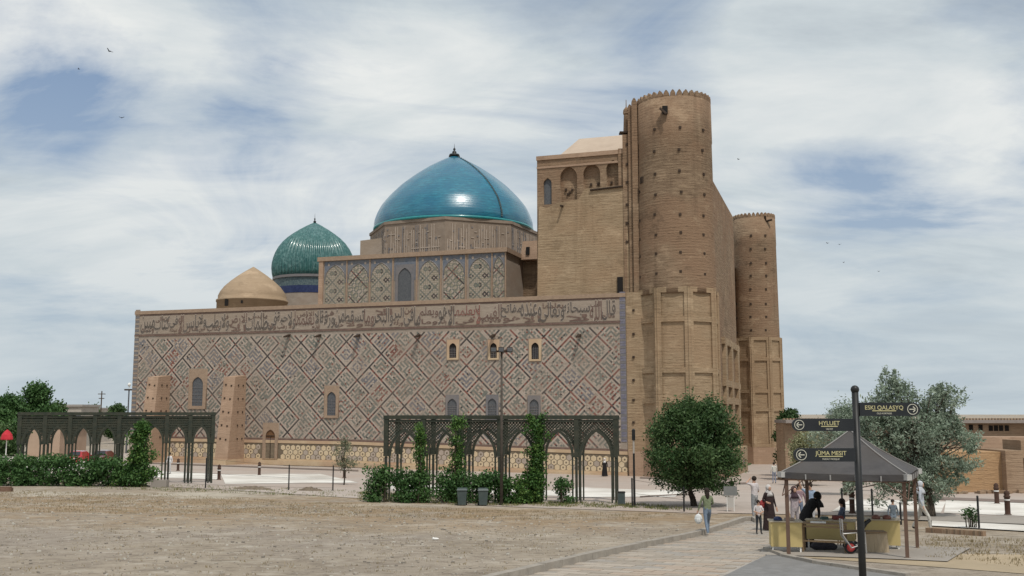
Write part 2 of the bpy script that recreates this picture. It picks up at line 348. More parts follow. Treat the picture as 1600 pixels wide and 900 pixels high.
# ---------------------------------------------------------------- ground
def dirtmat():
    m = bpy.data.materials.new('dirt'); m.use_nodes = True; t = m.node_tree; b = t.nodes['Principled BSDF']; b.inputs['Roughness'].default_value = .95; b.inputs['Specular IOR Level'].default_value = .1
    tcn = N(t, 'ShaderNodeTexCoord'); O = tcn.outputs['Object']
    def nz(scale, st=(1, 1, 1), det=6, rough=.62, loc=(0, 0, 0)):
        mp = N(t, 'ShaderNodeMapping'); L(t, O, mp.inputs[0]); mp.inputs[3].default_value = st; mp.inputs[1].default_value = loc
        n = N(t, 'ShaderNodeTexNoise'); L(t, mp.outputs[0], n.inputs['Vector']); n.inputs['Scale'].default_value = scale; n.inputs['Detail'].default_value = det; n.inputs['Roughness'].default_value = rough
        return n.outputs['Fac']
    base = mixc(t, ramp(t, nz(.22, (1, .8, 1)), [(.36, 0.0), (.64, 1.0)]), (.30, .252, .195), (.405, .345, .275))
    grey = ramp(t, nz(.13, (1, .6, 1), 5, .55, (4, 9, 0)), [(.46, 0.0), (.6, .85)])
    base = mixc(t, grey, base, (.315, .27, .225))
    sepn = N(t, 'ShaderNodeSeparateXYZ'); L(t, O, sepn.inputs[0])
    yy = math_(t, 'ADD', sepn.outputs[1], math_(t, 'MULTIPLY', nz(.2, (1, 1, 1), 4, .6, (7, 2, 0)), 14.0))
    yr = math_(t, 'DIVIDE', yy, 100.0)
    weeds = ramp(t, yr, [(.42, 0.0), (.50, .9), (.60, .9), (.67, 0.0)])
    wm = math_(t, 'MULTIPLY', weeds, ramp(t, nz(.35, (.7, 1, 1), 7, .7, (1, 5, 0)), [(.36, 0.0), (.52, 1.0)]))
    base = mixc(t, wm, base, (.315, .228, .142))
    pale = math_(t, 'MULTIPLY', ramp(t, yr, [(.55, 0.0), (.6, 1.0), (.7, 1.0), (.75, 0.0)]), ramp(t, nz(.16, (.6, 1, 1), 6, .6, (11, 3, 0)), [(.5, 0.0), (.6, .8)]))
    base = mixc(t, pale, base, (.50, .45, .37))
    sp1 = nz(2.6, (.7, 1, 1), 7, .78); sp2 = nz(.9, (.7, 1, 1), 6, .75, (3, 3, 0))
    base = mixc(t, ramp(t, sp1, [(.48, 0.0), (.66, .75)]), base, (.15, .12, .095))
    base = mixc(t, ramp(t, sp2, [(.52, 0.0), (.68, .7)]), base, (.50, .45, .38))
    L(t, base, b.inputs['Base Color'])
    bp = N(t, 'ShaderNodeBump'); bp.inputs['Strength'].default_value = .8; bp.inputs['Distance'].default_value = .12
    L(t, math_(t, 'ADD', sp1, math_(t, 'MULTIPLY', sp2, 2.0)), bp.inputs['Height']); L(t, bp.outputs[0], b.inputs['Normal'])
    return m
M['dirt'] = dirtmat()
xs = np.unique(np.r_[np.arange(-80, 80.1, 1.25), np.linspace(-320, -80, 30), np.linspace(80, 320, 30), [-2500, -1500, -900, -500, 500, 900, 1500, 2500]])
ys = np.unique(np.r_[np.arange(-20, 160.1, 1.25), np.linspace(160, 330, 24), np.linspace(-60, -20, 6), [-300, 450, 700, 1200, 2200, 4000]])
XX, YY = np.meshgrid(xs, ys); ZZ = gzn(XX, YY)
me = bpy.data.meshes.new('ground'); nx, ny = len(xs), len(ys)
ii = (np.arange(ny-1)[:, None]*nx+np.arange(nx-1)[None]).ravel()
me.from_pydata(np.c_[XX.ravel(), YY.ravel(), ZZ.ravel()].tolist(), [], np.c_[ii, ii+1, ii+nx+1, ii+nx].tolist())
me.materials.append(M['dirt']); me.polygons.foreach_set('use_smooth', [True]*len(me.polygons))
link('ground', me, kind='structure')
def sheet(name, cs, m, off, nu=24, nv=24, **kw):   # a sheet laid on the ground between four corners
    a, b_, c, d = [Vector(p) for p in cs]; mb = MB(); vs = []
    for j in range(nv+1):
        for i in range(nu+1):
            p = a.lerp(b_, i/nu).lerp(d.lerp(c, i/nu), j/nv); vs.append((p.x, p.y, gz(p.x, p.y)+off))
    fs = [(j*(nu+1)+i, j*(nu+1)+i+1, (j+1)*(nu+1)+i+1, (j+1)*(nu+1)+i) for j in range(nv) for i in range(nu)]
    mb.add(vs, fs); return mb.build(name, m, smooth=True, **dict(dict(kind='structure'), **kw))
M['plaza'] = mat('plaza_paving', (.36, .305, .265), (.43, .37, .325), .5, (1, 1, 1), bump=.15, c3=(.39, .315, .265), patch=.12)
M['slab'] = mat('white_slab', (.66, .63, .575), (.74, .71, .66), .4, c3=(.44, .40, .35), patch=.3)
M['asphalt'] = mat('asphalt', (.17, .165, .16), (.22, .215, .21), 3, bump=.3, c3=(.2, .19, .18))
M['concrete'] = mat('concrete', (.30, .27, .235), (.37, .335, .295), 2, bump=.2, c3=(.27, .24, .21))
M['kerb'] = mat('kerb_stone', (.27, .24, .205), (.34, .305, .26), 3, bump=.25)
M['darkline'] = mat('plaza_border', (.17, .13, .11), (.21, .165, .14), 1)  # darker brown strips across the plaza paving
M['sand'] = mat('sandy_soil', (.43, .34, .225), (.36, .285, .19), .8, c3=(.31, .25, .17), bump=.4)
sheet('plaza', [on(-60, 72), on(1120, 46), on(1330, 150), on(60, 150)], M['plaza'], .02, 50, 50)
sheet('plaza_apron', [on(1110, 46.5), on(1900, 41), on(1700, 95), on(1240, 95)], M['plaza'], .026, 30, 30)
# ---------------------------------------------------------------- mausoleum frame
AL = R(18.2)
u2 = Vector((-math.cos(AL), math.sin(AL), 0)); v2 = Vector((math.sin(AL), math.cos(AL), 0)); nout = -v2
O2 = Wp(980, 645, 98); O2.z = 0
def B(s, t, z): return O2+u2*s+v2*t+Vector((0, 0, z))
def s_at(px, t, z=4.0):
    lo, hi = -40, 80
    for _ in range(50):
        m = (lo+hi)/2
        if proj(B(m, t, z))[0] > px: lo = m
        else: hi = m
    return lo
def sz(px, py, t):                 # wall coordinates (s, z) of a picture point on the plane at depth t
    r = ray(px, py); o = Vector((0, 0, EYE)); p0 = B(0, t, 0)
    k = (p0-o).dot(v2)/r.dot(v2); q = o+r*k
    return (q-O2).dot(u2), q.z
S1 = sz(207, 600, 0)[0]
ZT = sz(700, 469, 0)[1]; ZB = sz(700, 510.5, 0)[1]
mau = thing('mausoleum', 'huge brick mausoleum with blue dome, tiled side wall and round towers', 'mausoleum', B(20, 15, gz(0, 115)))
ZG = -6.0
def plinth_z(s): return np.interp(s, [0, 12, 30, 45, 58], [.18, .42, .88, 1.0, 1.05])
# body of the side wing
mb = MB(); mb.hexa([B(0, 0, ZG), B(0, 42, ZG), B(S1, 42, ZG), B(S1, 0, ZG)][::-1], [B(0, 0, ZT), B(0, 42, ZT), B(S1, 42, ZT), B(S1, 0, ZT)][::-1])
wall = mb.build('side_wall', M['wall'], mau)
def wq(mb, s0, s1, z0, z1, off, mi=0, t=0):       # slab on the wall face
    mb.hexa([B(s1, t-off, z0), B(s0, t-off, z0), B(s0, t+.05, z0), B(s1, t+.05, z0)], [B(s1, t-off, z1), B(s0, t-off, z1), B(s0, t+.05, z1), B(s1, t+.05, z1)], mi)
# openings on the flank: (x0,y0,x1,y1) in the picture
opens = [(297, 577, 322, 639, 'tall'), (508, 603, 529, 653, 'tall'), (699, 531, 717, 562, 'small'), (763, 531, 780, 562, 'small'), (827, 530, 846, 564, 'small'),
         (697, 617, 717, 656, 'blue'), (760, 617, 779, 657, 'blue'), (825, 618, 845, 659, 'blue'), (412, 661, 434, 717, 'door')]
rects = []
for x0, y0, x1, y1, k in opens:
    a = sz(x0, y0, 0); b_ = sz(x1, y1, 0); rects.append((b_[0], a[0], b_[1], a[1], k))
def inrect(s, z, pad=.05): return any(r[0]-pad < s < r[1]+pad and r[2]-pad < z < r[3]+pad for r in rects)
# glazed brick mosaic: every glazed brick is its own little face in a lattice turned by 45 degrees
SUB = 11; CS = .178; LC = SUB*CS
def fret_cell(r):                       # square script: parallel strokes with bridges and gaps
    g = np.zeros((10, 10), int)
    for a in range(10):
        if a % 2 == 0:
            b = r.randrange(0, 2)
            while b < 10:
                ln_ = r.choice([2, 3, 4, 6, 9]); g[a, b:b+ln_] = 1; b += ln_+1
        else:
            for b in range(10):
                if r.random() < .17: g[a, b] = 1
    return g
fret2 = np.array([[int(c) for c in r] for r in ["1110111110", "1010100010", "1010101110", "0010101000", "1110101011", "1000001010", "1011111010", "1010000010", "1010111110", "1110100000"]])
fret4 = np.array([[int(max(abs(a-4.5), abs(b-4.5)) % 2 < 1 and not (a == b or (a+b) % 7 == 3)) for b in range(10)] for a in range(10)])
frets = [fret_cell(random.Random(q)) for q in range(14)]+[fret2, fret2[::-1], fret2.T, fret4, fret4[::-1], fret2[:, ::-1]]*2
zlo = .0; rs_ = random.Random(3)
mosaic = MB()
bz0 = ZB-.30
amax = int((S1+20)/(CS*1.414))+60
sq2 = math.sqrt(.5)
cell_style = {}
H = CS*sq2
for ia in range(-90, int(S1/2/H)+20):
    for ib in range(-20, int((S1+20)/2/H)+20):
        # a runs up-left, b runs down-left
        s = (ia+ib+1)*H; z = bz0-1.0+(ia-ib)*H
        if s < .75 or s > S1-.75 or z > bz0-.14 or z < plinth_z(s)+.35 or inrect(s, z, .12): continue
        ca, fa = divmod(ia, SUB); cb_, fb = divmod(ib, SUB)
        mi = None
        redness = .14+.38*max(0, 1-s/38)
        if fa == 0 or fb == 0:
            gone = ((ca+2*cb_) % 5 == 0) if fa == 0 else ((2*ca-cb_) % 5 == 2)
            if fa == 0 and fb == 0: gone = ((ca+2*cb_) % 5 == 0) and ((2*ca-cb_) % 5 == 2)
            if not gone: mi = 2 if rs_.random() < .1+redness*.8 else 1
        for lf, cc_, dd_, isa in ((fa, ca, cb_, 1), (fb, ca, cb_, 0)):
            if mi is None and lf in (1, SUB-1):
                k1 = cc_+(1 if lf == SUB-1 and isa else 0); k2 = dd_+(1 if lf == SUB-1 and not isa else 0)
                if not (((k1+2*k2) % 5 == 0) if isa else ((2*k1-k2) % 5 == 2)): mi = 4
        if mi is None and not (fa == 0 or fb == 0):
            key = (ca, cb_)
            if key not in cell_style: cell_style[key] = (rs_.choice(frets), rs_.randrange(4), rs_.choice([0, 0, 0, 0, 3]), rs_.random() < redness*.35)
            fr, ro, base, red = cell_style[key]
            v = np.rot90(fr, ro)[fa-1, fb-1]
            edge = (abs(fa-5.5)+abs(fb-5.5)) > 7
            if v: mi = base if not red else (2 if rs_.random() < .6 else base)
            elif rs_.random() < .5: mi = 4
            if mi is not None and v and rs_.random() < .05: mi = 1
            if v and rs_.random() < redness*.22: mi = 2
        if mi is None: continue
        c = B(s, -.012, z)
        e1 = (u2+Vector((0, 0, 1)))*H*.97; e2 = (u2-Vector((0, 0, 1)))*H*.97
        o = c-(e1+e2)*.5
        mosaic.face([o, o+e1, o+e1+e2, o+e2], mi)
mosaic.build('glazed_brick', [M['teal'], M['tdark'], M['tred'], M['tblue'], M['tlight']], wall, kind='stuff')
print('mosaic faces', len(mosaic.f))
# frieze, cornice lines, borders
mb = MB(); wq(mb, .6, S1-.5, ZB+.12, ZT-.55, .03); mb.build('frieze_panel', M['band'], wall)
mb = MB(); wq(mb, .55, S1, ZB-.1, ZB+.1, .07); wq(mb, .55, S1, ZT-.5, ZT-.36, .06); mb.build('frieze_moulding', M['trim'], wall)
mb = MB(); wq(mb, -.02, S1+.05, ZT-.34, ZT+.06, .12); mb.build('parapet_coping', M['tan_trim'], wall)
mb = MB()
for k in range(60): wq(mb, .05, .6, 1.2+k*.245, 1.2+k*.245+.22, .05+.012*(k % 2), k % 3)
mb.build('blue_border', [M['border_blue'], M['tblue'], M['border_blue']], wall)
mb = MB()
for k in range(56): wq(mb, S1-.6, S1-.02, 1.4+k*.26, 1.4+k*.26+.23, .05+.012*(k % 2), k % 2)
mb.build('grey_border', [M['tblue'], M['wall']], wall)
# plinth: hexagon tiles
mb = MB(); mbt = MB(); mbb = MB()
ns = 30
zb_ = lambda s: plinth_z(s)-1.98
def strip(m_, f0, f1, off, s0=0.0, s1=S1):
    for k in range(ns):
        a = s0+(s1-s0)*k/ns; b_ = s0+(s1-s0)*(k+1)/ns
        p = lambda s, f: B(s, -off, f(s)); q = lambda s, f: B(s, .05, f(s))
        m_.hexa([p(b_, f0), p(a, f0), q(a, f0), q(b_, f0)], [p(b_, f1), p(a, f1), q(a, f1), q(b_, f1)])
strip(mb, zb_, lambda s: plinth_z(s)-.22, .03); pl = mb.build('plinth', M['hexdark'], wall)
strip(mbt, lambda s: plinth_z(s)-.22, lambda s: plinth_z(s)+.1, .08); mbt.build('plinth_band', M['plinth_tan'], pl); mbt = MB(); strip(mbt, lambda s: zb_(s)-.08, lambda s: zb_(s)+.1, .06); mbt.build('plinth_band', M['plinth_tan'], pl)
mb = MB(); strip(mb, lambda s: plinth_z(s)+.1, lambda s: plinth_z(s)+.3, .06); mb.build('plinth_line', M['trim'], wall)
strip(mbb, lambda s: ZG, lambda s: zb_(s)-.08, .3); mbb.build('footing', M['plinth_tan'], wall)
hx = MB(); HR = .345
for j in range(4):
    for i in range(int(S1/(HR*1.79))+2):
        s = i*HR*1.79+(j % 2)*HR*.895+.3
        if s > S1-.2 or any(r[0]-.4 < s < r[1]+.4 and r[4] == 'door' for r in rects): continue
        z = zb_(s)+.32+j*HR*1.42
        if z+HR > plinth_z(s)-.15: continue
        rr = HR*.87
        hx.face([B(s-rr*math.sin(k*math.pi/3), -.04, z+rr*math.cos(k*math.pi/3)) for k in range(6)][::1], rs_.choice([0, 0, 1]))
        if (i+j) % 2 == 0:
            hx.face([B(s-.1*math.sin(k*math.pi/3), -.05, z+.1*math.cos(k*math.pi/3)) for k in range(6)], 2)
hx.build('hexagon_tile', [M['cream'], M['tlight'], M['hexdark']], pl, kind='stuff')
# windows and the door in the flank
for s0, s1, z0, z1, k in rects:
    cx_ = (s0+s1)/2; hw = (s1-s0)/2; h = z1-z0
    top = .25*hw if k == 'blue' else .5*hw
    iw = hw*(.62 if k != 'blue' else .72)
    fm = {'tall': M['tan_trim'], 'small': M['plinth_tan'], 'blue': M['tblue'], 'door': M['tan_trim']}[k]
    zbtm = z0+(.02 if k == 'door' else hw*.3)
    za = z1-hw*(.75 if k in ('tall', 'door') else .55); zs_ = za-iw*1.15
    Mx = frame(B(cx_, -.06, 0), u2, nout)
    root = plate([(-hw, z0), (hw, z0), (hw, z1), (-hw, z1)], [arch(0, iw, zbtm, zs_, za)[::-1]], .14, Mx, 'door' if k == 'door' else 'window', fm, mau)
    mb = MB(); b0 = arch(0, iw*1.01, zbtm, zs_, za)
    mb.face([B(cx_+p[0], -.022, p[1]) for p in b0])
    mb.build('door_leaf' if k == 'door' else 'grille', M['woodd'] if k == 'door' else (M['grille'] if k != 'small' else M['dark']), root)
    if k != 'door':
        gb = MB()
        for q in range(1, 4): gb.tube(B(cx_-iw+2*iw*q/4, -.04, zbtm), B(cx_-iw+2*iw*q/4, -.04, zs_), .02, n=4)
        for q in range(1, 6): gb.tube(B(cx_-iw, -.04, zbtm+(zs_-zbtm)*q/6), B(cx_+iw, -.04, zbtm+(zs_-zbtm)*q/6), .02, n=4)
        gb.build('lattice_bar', M['tblue'], root, kind='stuff')
    else:
        gb = MB(); gb.box(B(cx_, -.05, (zbtm+zs_)/2), (.06, .06, zs_-zbtm), -AL); gb.box(B(cx_, -.05, zs_), (2*iw, .06, .09), -AL); gb.build('door_rail', M['oldwood'], root)
# rain spouts
for px in (452, 500, 561, 655, 772, 906):
    s, z = sz(px, 527, 0); mb = MB(); mb.hexa([B(s+.16, -1.0, z-.1), B(s-.16, -1.0, z-.1), B(s-.16, 0, z+.1), B(s+.16, 0, z+.1)], [B(s+.16, -1.0, z+.05), B(s-.16, -1.0, z+.05), B(s-.16, 0, z+.35), B(s+.16, 0, z+.35)])
    mb.build('rain_spout', M['oldwood'], wall)
# calligraphy frieze
FORMS = {'ا': 'FE8D 2', 'ب': 'FE8F 4', 'ت': 'FE95 4', 'ة': 'FE93 2', 'ث': 'FE99 4', 'ج': 'FE9D 4', 'ح': 'FEA1 4', 'خ': 'FEA5 4', 'د': 'FEA9 2', 'ذ': 'FEAB 2', 'ر': 'FEAD 2', 'ز': 'FEAF 2',
 'س': 'FEB1 4', 'ش': 'FEB5 4', 'ص': 'FEB9 4', 'ض': 'FEBD 4', 'ط': 'FEC1 4', 'ظ': 'FEC5 4', 'ع': 'FEC9 4', 'غ': 'FECD 4', 'ف': 'FED1 4', 'ق': 'FED5 4', 'ك': 'FED9 4', 'ل': 'FEDD 4', 'م': 'FEE1 4', 'ن': 'FEE5 4', 'ه': 'FEE9 4', 'و': 'FEED 2', 'ى': 'FEEF 2', 'ي': 'FEF1 4', '\u0001': 'FEFB 2'}
def shape(word):
    word = word.replace('لا', '\u0001'); out = []
    for i, ch in enumerate(word):
        b0, k = FORMS[ch].split(); b0 = int(b0, 16); k = int(k)
        prev = i > 0 and FORMS[word[i-1]].endswith('4'); nxt = i < len(word)-1 and k == 4
        out.append(chr(b0+(0 if not prev and not nxt else 1 if prev and not nxt else 2 if nxt and not prev else 3)))
    return ''.join(reversed(out))
def textmesh(s, off=0.0, res=2, ext=0.0):
    cu = bpy.data.curves.new('tmp', 'FONT'); cu.body = s; cu.offset = off; cu.resolution_u = res; cu.extrude = ext
    o = bpy.data.objects.new('tmp', cu); C.objects.link(o); bpy.context.view_layer.update()
    me = bpy.data.meshes.new_from_object(o.evaluated_get(bpy.context.evaluated_depsgraph_get()))
    bpy.data.objects.remove(o); bpy.data.curves.remove(cu)
    vs = np.array([v.co[:] for v in me.vertices]); fs = [tuple(p.vertices) for p in me.polygons]; bpy.data.meshes.remove(me)
    return vs, fs
verse = 'قال الله سبحانه وتعالى وعنده مفاتح الغيب لا يعلمها الا هو ويعلم ما فى البر والبحر وما تسقط من ورقة الا يعلمها ولا حبة فى ظلمات الارض ولا رطب ولا يابس الا فى كتاب مبين'.split()
items = []; outl_ = []
for wd in verse:
    vs, fs = textmesh(shape(wd), .012); outl_.append(textmesh(shape(wd), .05)); w0, w1 = vs[:, 0].min(), vs[:, 0].max(); items.append((vs, fs, w0, w1-w0))
tot = sum(i[3] for i in items)+.12*len(items)
scx = (S1-1.9)/tot; scx_total = scx; cur = 1.0
hb = (ZT-.6)-(ZB+.2)
let = MB(); 
for k, (vs, fs, w0, wd) in enumerate(items):
    lo_, hi_ = vs[:, 1].min(), vs[:, 1].max()
    sx = scx*1.12; big_ = wd > .9
    zb0 = ZB+.2+(0 if k % 3 != 2 else hb*.30); hh = hb*(1.0 if k % 3 != 2 else .70); sy = hh/(hi_-lo_)
    mi = 1 if k in (7, 8) else (2 if k % 5 == 1 else 0)
    let.add([B(cur+(wd-(x-w0))*sx, -.07-.006*(k % 2), zb0+(y-lo_)*sy) for x, y, _ in vs], fs, mi)
    v4, f4 = outl_[k]; let.add([B(cur+(wd-(x-w0))*sx, -.045-.006*(k % 2), zb0+(y-lo_)*sy) for x, y, _ in v4], f4, 3)
    v3, f3, a0, ww = items[(k+5) % len(items)]; l3, h3 = v3[:, 1].min(), v3[:, 1].max()      # smaller words woven between
    z3 = ZB+.2+(hb*.62 if k % 2 and k % 3 != 2 else 0)
    let.add([B(cur+(ww-(x-a0))*wd*sx*.85/ww+.1, -.062, z3+(y-l3)*hb*.34/(h3-l3)) for x, y, _ in v3], f3, 2)
    cur += (wd+.12)*scx
let.build('inscription_letters', [M['ink'], M['tred'], M['trim'], M['tlight']], wall, kind='stuff')
# buttresses
for (xa, xb, yt) in ((226, 246, 590), (345, 363, 590)):
    s, zt = sz((xa+xb)/2+22, yt, 0); hw = .72
    for pr in (0,):
        mb = MB(); d0, d1 = 3.4, 2.1
        mb.hexa([B(s+hw*1.12, -d0, ZG+3.5), B(s-hw*1.12, -d0, ZG+3.5), B(s-hw*1.12, .1, ZG+3.5), B(s+hw*1.12, .1, ZG+3.5)], [B(s+hw, -d1, zt), B(s-hw, -d1, zt), B(s-hw, .1, zt+.25), B(s+hw, .1, zt+.25)])
        bt = mb.build('buttress', M['brick_pink'], mau)
        mb = MB(); mb.hexa([B(s+hw*1.4, -d0-.5, ZG+3), B(s-hw*1.4, -d0-.5, ZG+3), B(s-hw*1.4, .1, ZG+3), B(s+hw*1.4, .1, ZG+3)], [B(s+hw*1.4, -d0-.4, -1.0), B(s-hw*1.4, -d0-.4, -1.0), B(s-hw*1.4, .1, -1.0), B(s+hw*1.4, .1, -1.0)]); mb.build('buttress_foot', M['plinth_tan'], bt)
        mb = MB()
        for r_ in range(5):  # putlog holes as proud dark blocks, their shade put into the colour
            z = zt-.9-r_*1.45; dd = d1+(zt-z)/(zt+2.5)*(d0-d1)
            for sgn in (-.35, .35): MB().box(B(s+sgn, -dd-.02, z+.15*sgn), (.17, .1, .17), -AL).build('putlog_hole_stub', M['oldwood'], bt)
            for q in (.6, 1.5): MB().box(B(s-hw-.02-(zt-z)*.008, -q, z), (.1, .17, .17), -AL).build('putlog_hole_stub', M['oldwood'], bt)
# small brick dome at the left of the roof
def domeprof(pts, R_, H_): return [(r*R_, z*H_) for r, z in pts]
dc = Wp(394, 480, 128); dR = 54*128/F
mb = MB(); zt = Wp(398, 417, 128).z; zb = ZT-.5
hh = zt-zb; zr = Wp(398, 473, 128).z
pr = [(1.0, 0), (1.0, zr-zb), (1.02, zr-zb), (1.02, zr-zb+.25), (.97, zr-zb+.26)]
for f_, r_ in ((.12, .97), (.25, .91), (.4, .80), (.56, .63), (.72, .43), (.86, .23), (.95, .09), (1.0, .01)): pr.append((r_, zr-zb+.26+(hh-(zr-zb)-.26)*f_))
mb.lathe((dc.x, dc.y, zb), [(r_*dR, z_) for r_, z_ in pr], 40); bd = mb.build('brick_dome', M['brick_dome'], mau, smooth=True)
for px, hwx in ((356, .28), (381, .12)):
    mb = MB(); p = Wp(px, 473, 128-dR*.8); z = p.z
    ang = math.atan2(math.sqrt(max(0, dR**2-(p.x-dc.x)**2)), p.x-dc.x); c = Vector((dc.x+(dR+.0)*math.cos(ang), dc.y-(dR+.0)*math.sin(ang), z))
    mb.box(c, (hwx*2, .2, hwx*3), 0); mb.build('window', M['dark'], bd)
# ribbed green dome
YD = 142; gc = Wp(489, 460, YD); gR = 63.5*YD/F; z0 = Wp(489, 461, YD).z; zap = Wp(494, 348, YD).z; zmx = Wp(489, 421, YD).z
Hg = zap-zmx
prof = [(.955, zmx-1.5), (.985, zmx-.8), (1, zmx), (.995, zmx+.1*Hg), (.965, zmx+.22*Hg), (.92, zmx+.33*Hg), (.855, zmx+.44*Hg), (.765, zmx+.55*Hg), (.65, zmx+.65*Hg), (.52, zmx+.74*Hg), (.37, zmx+.83*Hg), (.2, zmx+.92*Hg), (.06, zap-.1), (.015, zap)]
mb = MB(); mb.lathe((gc.x, gc.y, 0), [(r_*gR, z_) for r_, z_ in prof], 240, rib=60, amp=.06)
gd = mb.build('ribbed_dome', M['dome_green'], mau, smooth=True)
for nm_, r_, za_, zb2_, mm_ in (('drum_base', .95, 10, z0-.25, 'wall'), ('blue_band', .957, z0-.25, z0+.75, 'drum_blue'), ('tile_band', .952, z0+.75, zmx-1.7, 'drum_tile'), ('tile_ring', .99, zmx-1.75, zmx-1.4, 'tblue')):
    mb = MB(); mb.lathe((gc.x, gc.y, 0), [(gR*r_, za_), (gR*r_, zb2_)], 64); mb.build(nm_, M[mm_], gd)
mb = MB(); mb.lathe((gc.x, gc.y, zap-.1), [(.16, 0), (.22, .25), (.06, .45), (.12, .65), (.03, .8), (.01, 1.5)], 10); mb.build('finial', M['black'], gd)
# middle block with tiled arches
TB = 8.0
sb1, zt1 = sz(500, 404, TB); sb0, zt0 = sz(790, 388, TB); zblk = (zt1+zt0)/2
mb = MB(); mb.hexa([B(sb1, TB, 10), B(sb0, TB, 10), B(sb0, TB+30, 10), B(sb1, TB+30, 10)], [B(sb1, TB, zblk), B(sb0, TB, zblk), B(sb0, TB+30, zblk), B(sb1, TB+30, zblk)])
blk = mb.build('hall_block', M['wall'], mau)
def bq(mb, s0, s1, za, zb, off, mi=0): wq(mb, s0, s1, za, zb, off, mi, t=TB)
mb = MB(); bq(mb, sb0-.25, sb1+.2, zblk-.4, zblk+.1, .28); mb.hexa([B(sb0, TB, zblk-.4), B(sb0-.28, TB-.28, zblk-.4), B(sb0-.28, TB+10, zblk-.4), B(sb0, TB+10, zblk-.4)], [B(sb0, TB, zblk+.1), B(sb0-.28, TB-.28, zblk+.1), B(sb0-.28, TB+10, zblk+.1), B(sb0, TB+10, zblk+.1)]); mb.build('cornice', M['tan_trim'], blk)
mb = MB(); bq(mb, sb1-.55, sb1+.02, 12, zblk-.4, .2); mb.build('corner_pier', M['brick_pink'], blk)
pcols = [(507, 541), (543, 577), (579, 613), (616, 650), (654, 688), (692, 727), (732, 768), (770, 789)]
for k, (xa, xb) in enumerate(pcols):
    sa = sz(xa, 440, TB)[0]; sb = sz(xb, 440, TB)[0]; mid = (sa+sb)/2; hw = (sa-sb)/2
    zt_ = zblk-.45; zb_2 = ZT-1
    mb = MB(); bq(mb, sb, sa, zt_-2.6, zt_, .03); sp_ = mb.build('blue_spandrel', mat('spandrel%d' % k, (.115, .135, .17), (.18, .19, .215), 3, c3=(.24, .205, .165), patch=.5, wear=.5), blk)
    mb = MB(); bq(mb, sb-.16, sb, zb_2, zt_, .1); mb.build('pilaster', M['tan_trim'], blk)
    pa = arch(0, hw*.92, zb_2, zt_-2.1, zt_-.45)
    if k == 3:
        mb = MB(); mb.face([B(mid+p[0], TB-.06, p[1]) for p in arch(0, hw*.62, zb_2+1.3, zt_-2.4, zt_-1.2)]); mb.build('window_panel', M['grille'], sp_)
        mb = MB(); bq(mb, mid+.2, mid+.75, zb_2+1.2, zb_2+1.75, .075); mb.build('vent', M['dark'], sp_)
        plate([(-hw*.86, zb_2), (hw*.86, zb_2), (hw*.86, zt_-.8), (-hw*.86, zt_-.8)], [arch(0, hw*.62, zb_2+1.3, zt_-2.4, zt_-1.2)[::-1]], .12, frame(B(mid, TB-.09, 0), u2, nout), 'window_frame', M['tblue'], sp_)
        continue
    mb = MB(); mb.face([B(mid+p[0], TB-.05, p[1]) for p in pa]); pn = mb.build('arched_panel', M['olive_tile'], blk)
    # tile work: woven diamonds
    mb = MB(); c = .165; hs = c*sq2
    for ia in range(-70, 70):
        for ib in range(-70, 70):
            s = (ia+ib)*hs; z = (zb_2+zt_)/2+(ia-ib)*hs
            if abs(s) > hw*.86 or z < zb_2 or z > zt_-.5: continue
            if z > zt_-2.1 and abs(s) > hw*.88*archx(min(1, (z-zt_+2.1)/1.65)): continue
            if k % 2 == 0:
                p6, q6 = (ia+300) % 9, (ib+300) % 9
                d1_ = max(abs(p6-3), abs(q6-3)); d2_ = max(abs(p6-5), abs(q6-5))
                mi = (1 if (ia//9+ib//9) % 2 else 0) if d1_ == 1 or d2_ == 1 else (0 if (p6 == 0 or q6 == 0) else (4 if (ia+ib) % 2 else None))
            else:
                da, db = (ia+300) % 14, (ib+300) % 14; mi = 1 if (da == 0 or db == 0) else (0 if (da % 3 == 0) != (db % 4 == 0) else (4 if rs_.random() < .5 else None))
                if mi == 1 and rs_.random() < .25: mi = 2
            if mi is None: continue
            e1 = (u2+Vector((0, 0, 1)))*hs*.97; e2 = (u2-Vector((0, 0, 1)))*hs*.97
            o = B(mid+s, TB-.066, z)-(e1+e2)*.5
            mb.face([o, o+e1, o+e1+e2, o+e2], mi)
    mb.build('glazed_brick', [M['teal'], M['tdark'], M['tred'], M['tblue'], M['tlight']], pn, kind='stuff')
    mb = MB()
    for a_, b2 in zip(pa[1:-1], pa[2:-1]): mb.tube(B(mid+a_[0], TB-.06, a_[1]), B(mid+b2[0], TB-.06, b2[1]), .06, n=4)
    mb.build('arch_edge', M['tblue'], pn)
    for sg in (-.62, .62): MB().face([B(mid+sg*hw+.16*math.cos(q*math.pi/4), TB-.045, zt_-.4+.16*math.sin(q*math.pi/4)) for q in range(8)]).build('roundel', M['tlight'], sp_)
# extra little masses between block and portal
mb = MB(); s_a, z_a = sz(815, 402, TB+7); mb.hexa([B(sb0+.2, TB+6.5, 10), B(s_a-2.2, TB+6.5, 10), B(s_a-2.2, TB+14, 10), B(sb0+.2, TB+14, 10)], [B(sb0+.2, TB+6.5, z_a), B(s_a-2.2, TB+6.5, z_a), B(s_a-2.2, TB+14, z_a), B(sb0+.2, TB+14, z_a)]); mb.build('link_wall', M['brick'], mau)
mb = MB(); s_a, z_a = sz(826, 376, TB+5); mb.hexa([B(s_a+1.0, TB+5, z_a-2.2), B(s_a-1.4, TB+5, z_a-2.2), B(s_a-1.4, TB+8, z_a-2.2), B(s_a+1.0, TB+8, z_a-2.2)], [B(s_a+.8, TB+5.2, z_a), B(s_a-1.4, TB+5.2, z_a), B(s_a-1.4, TB+8, z_a), B(s_a+.8, TB+8, z_a)]); tu = mb.build('stair_turret', M['brick_pink'], mau)
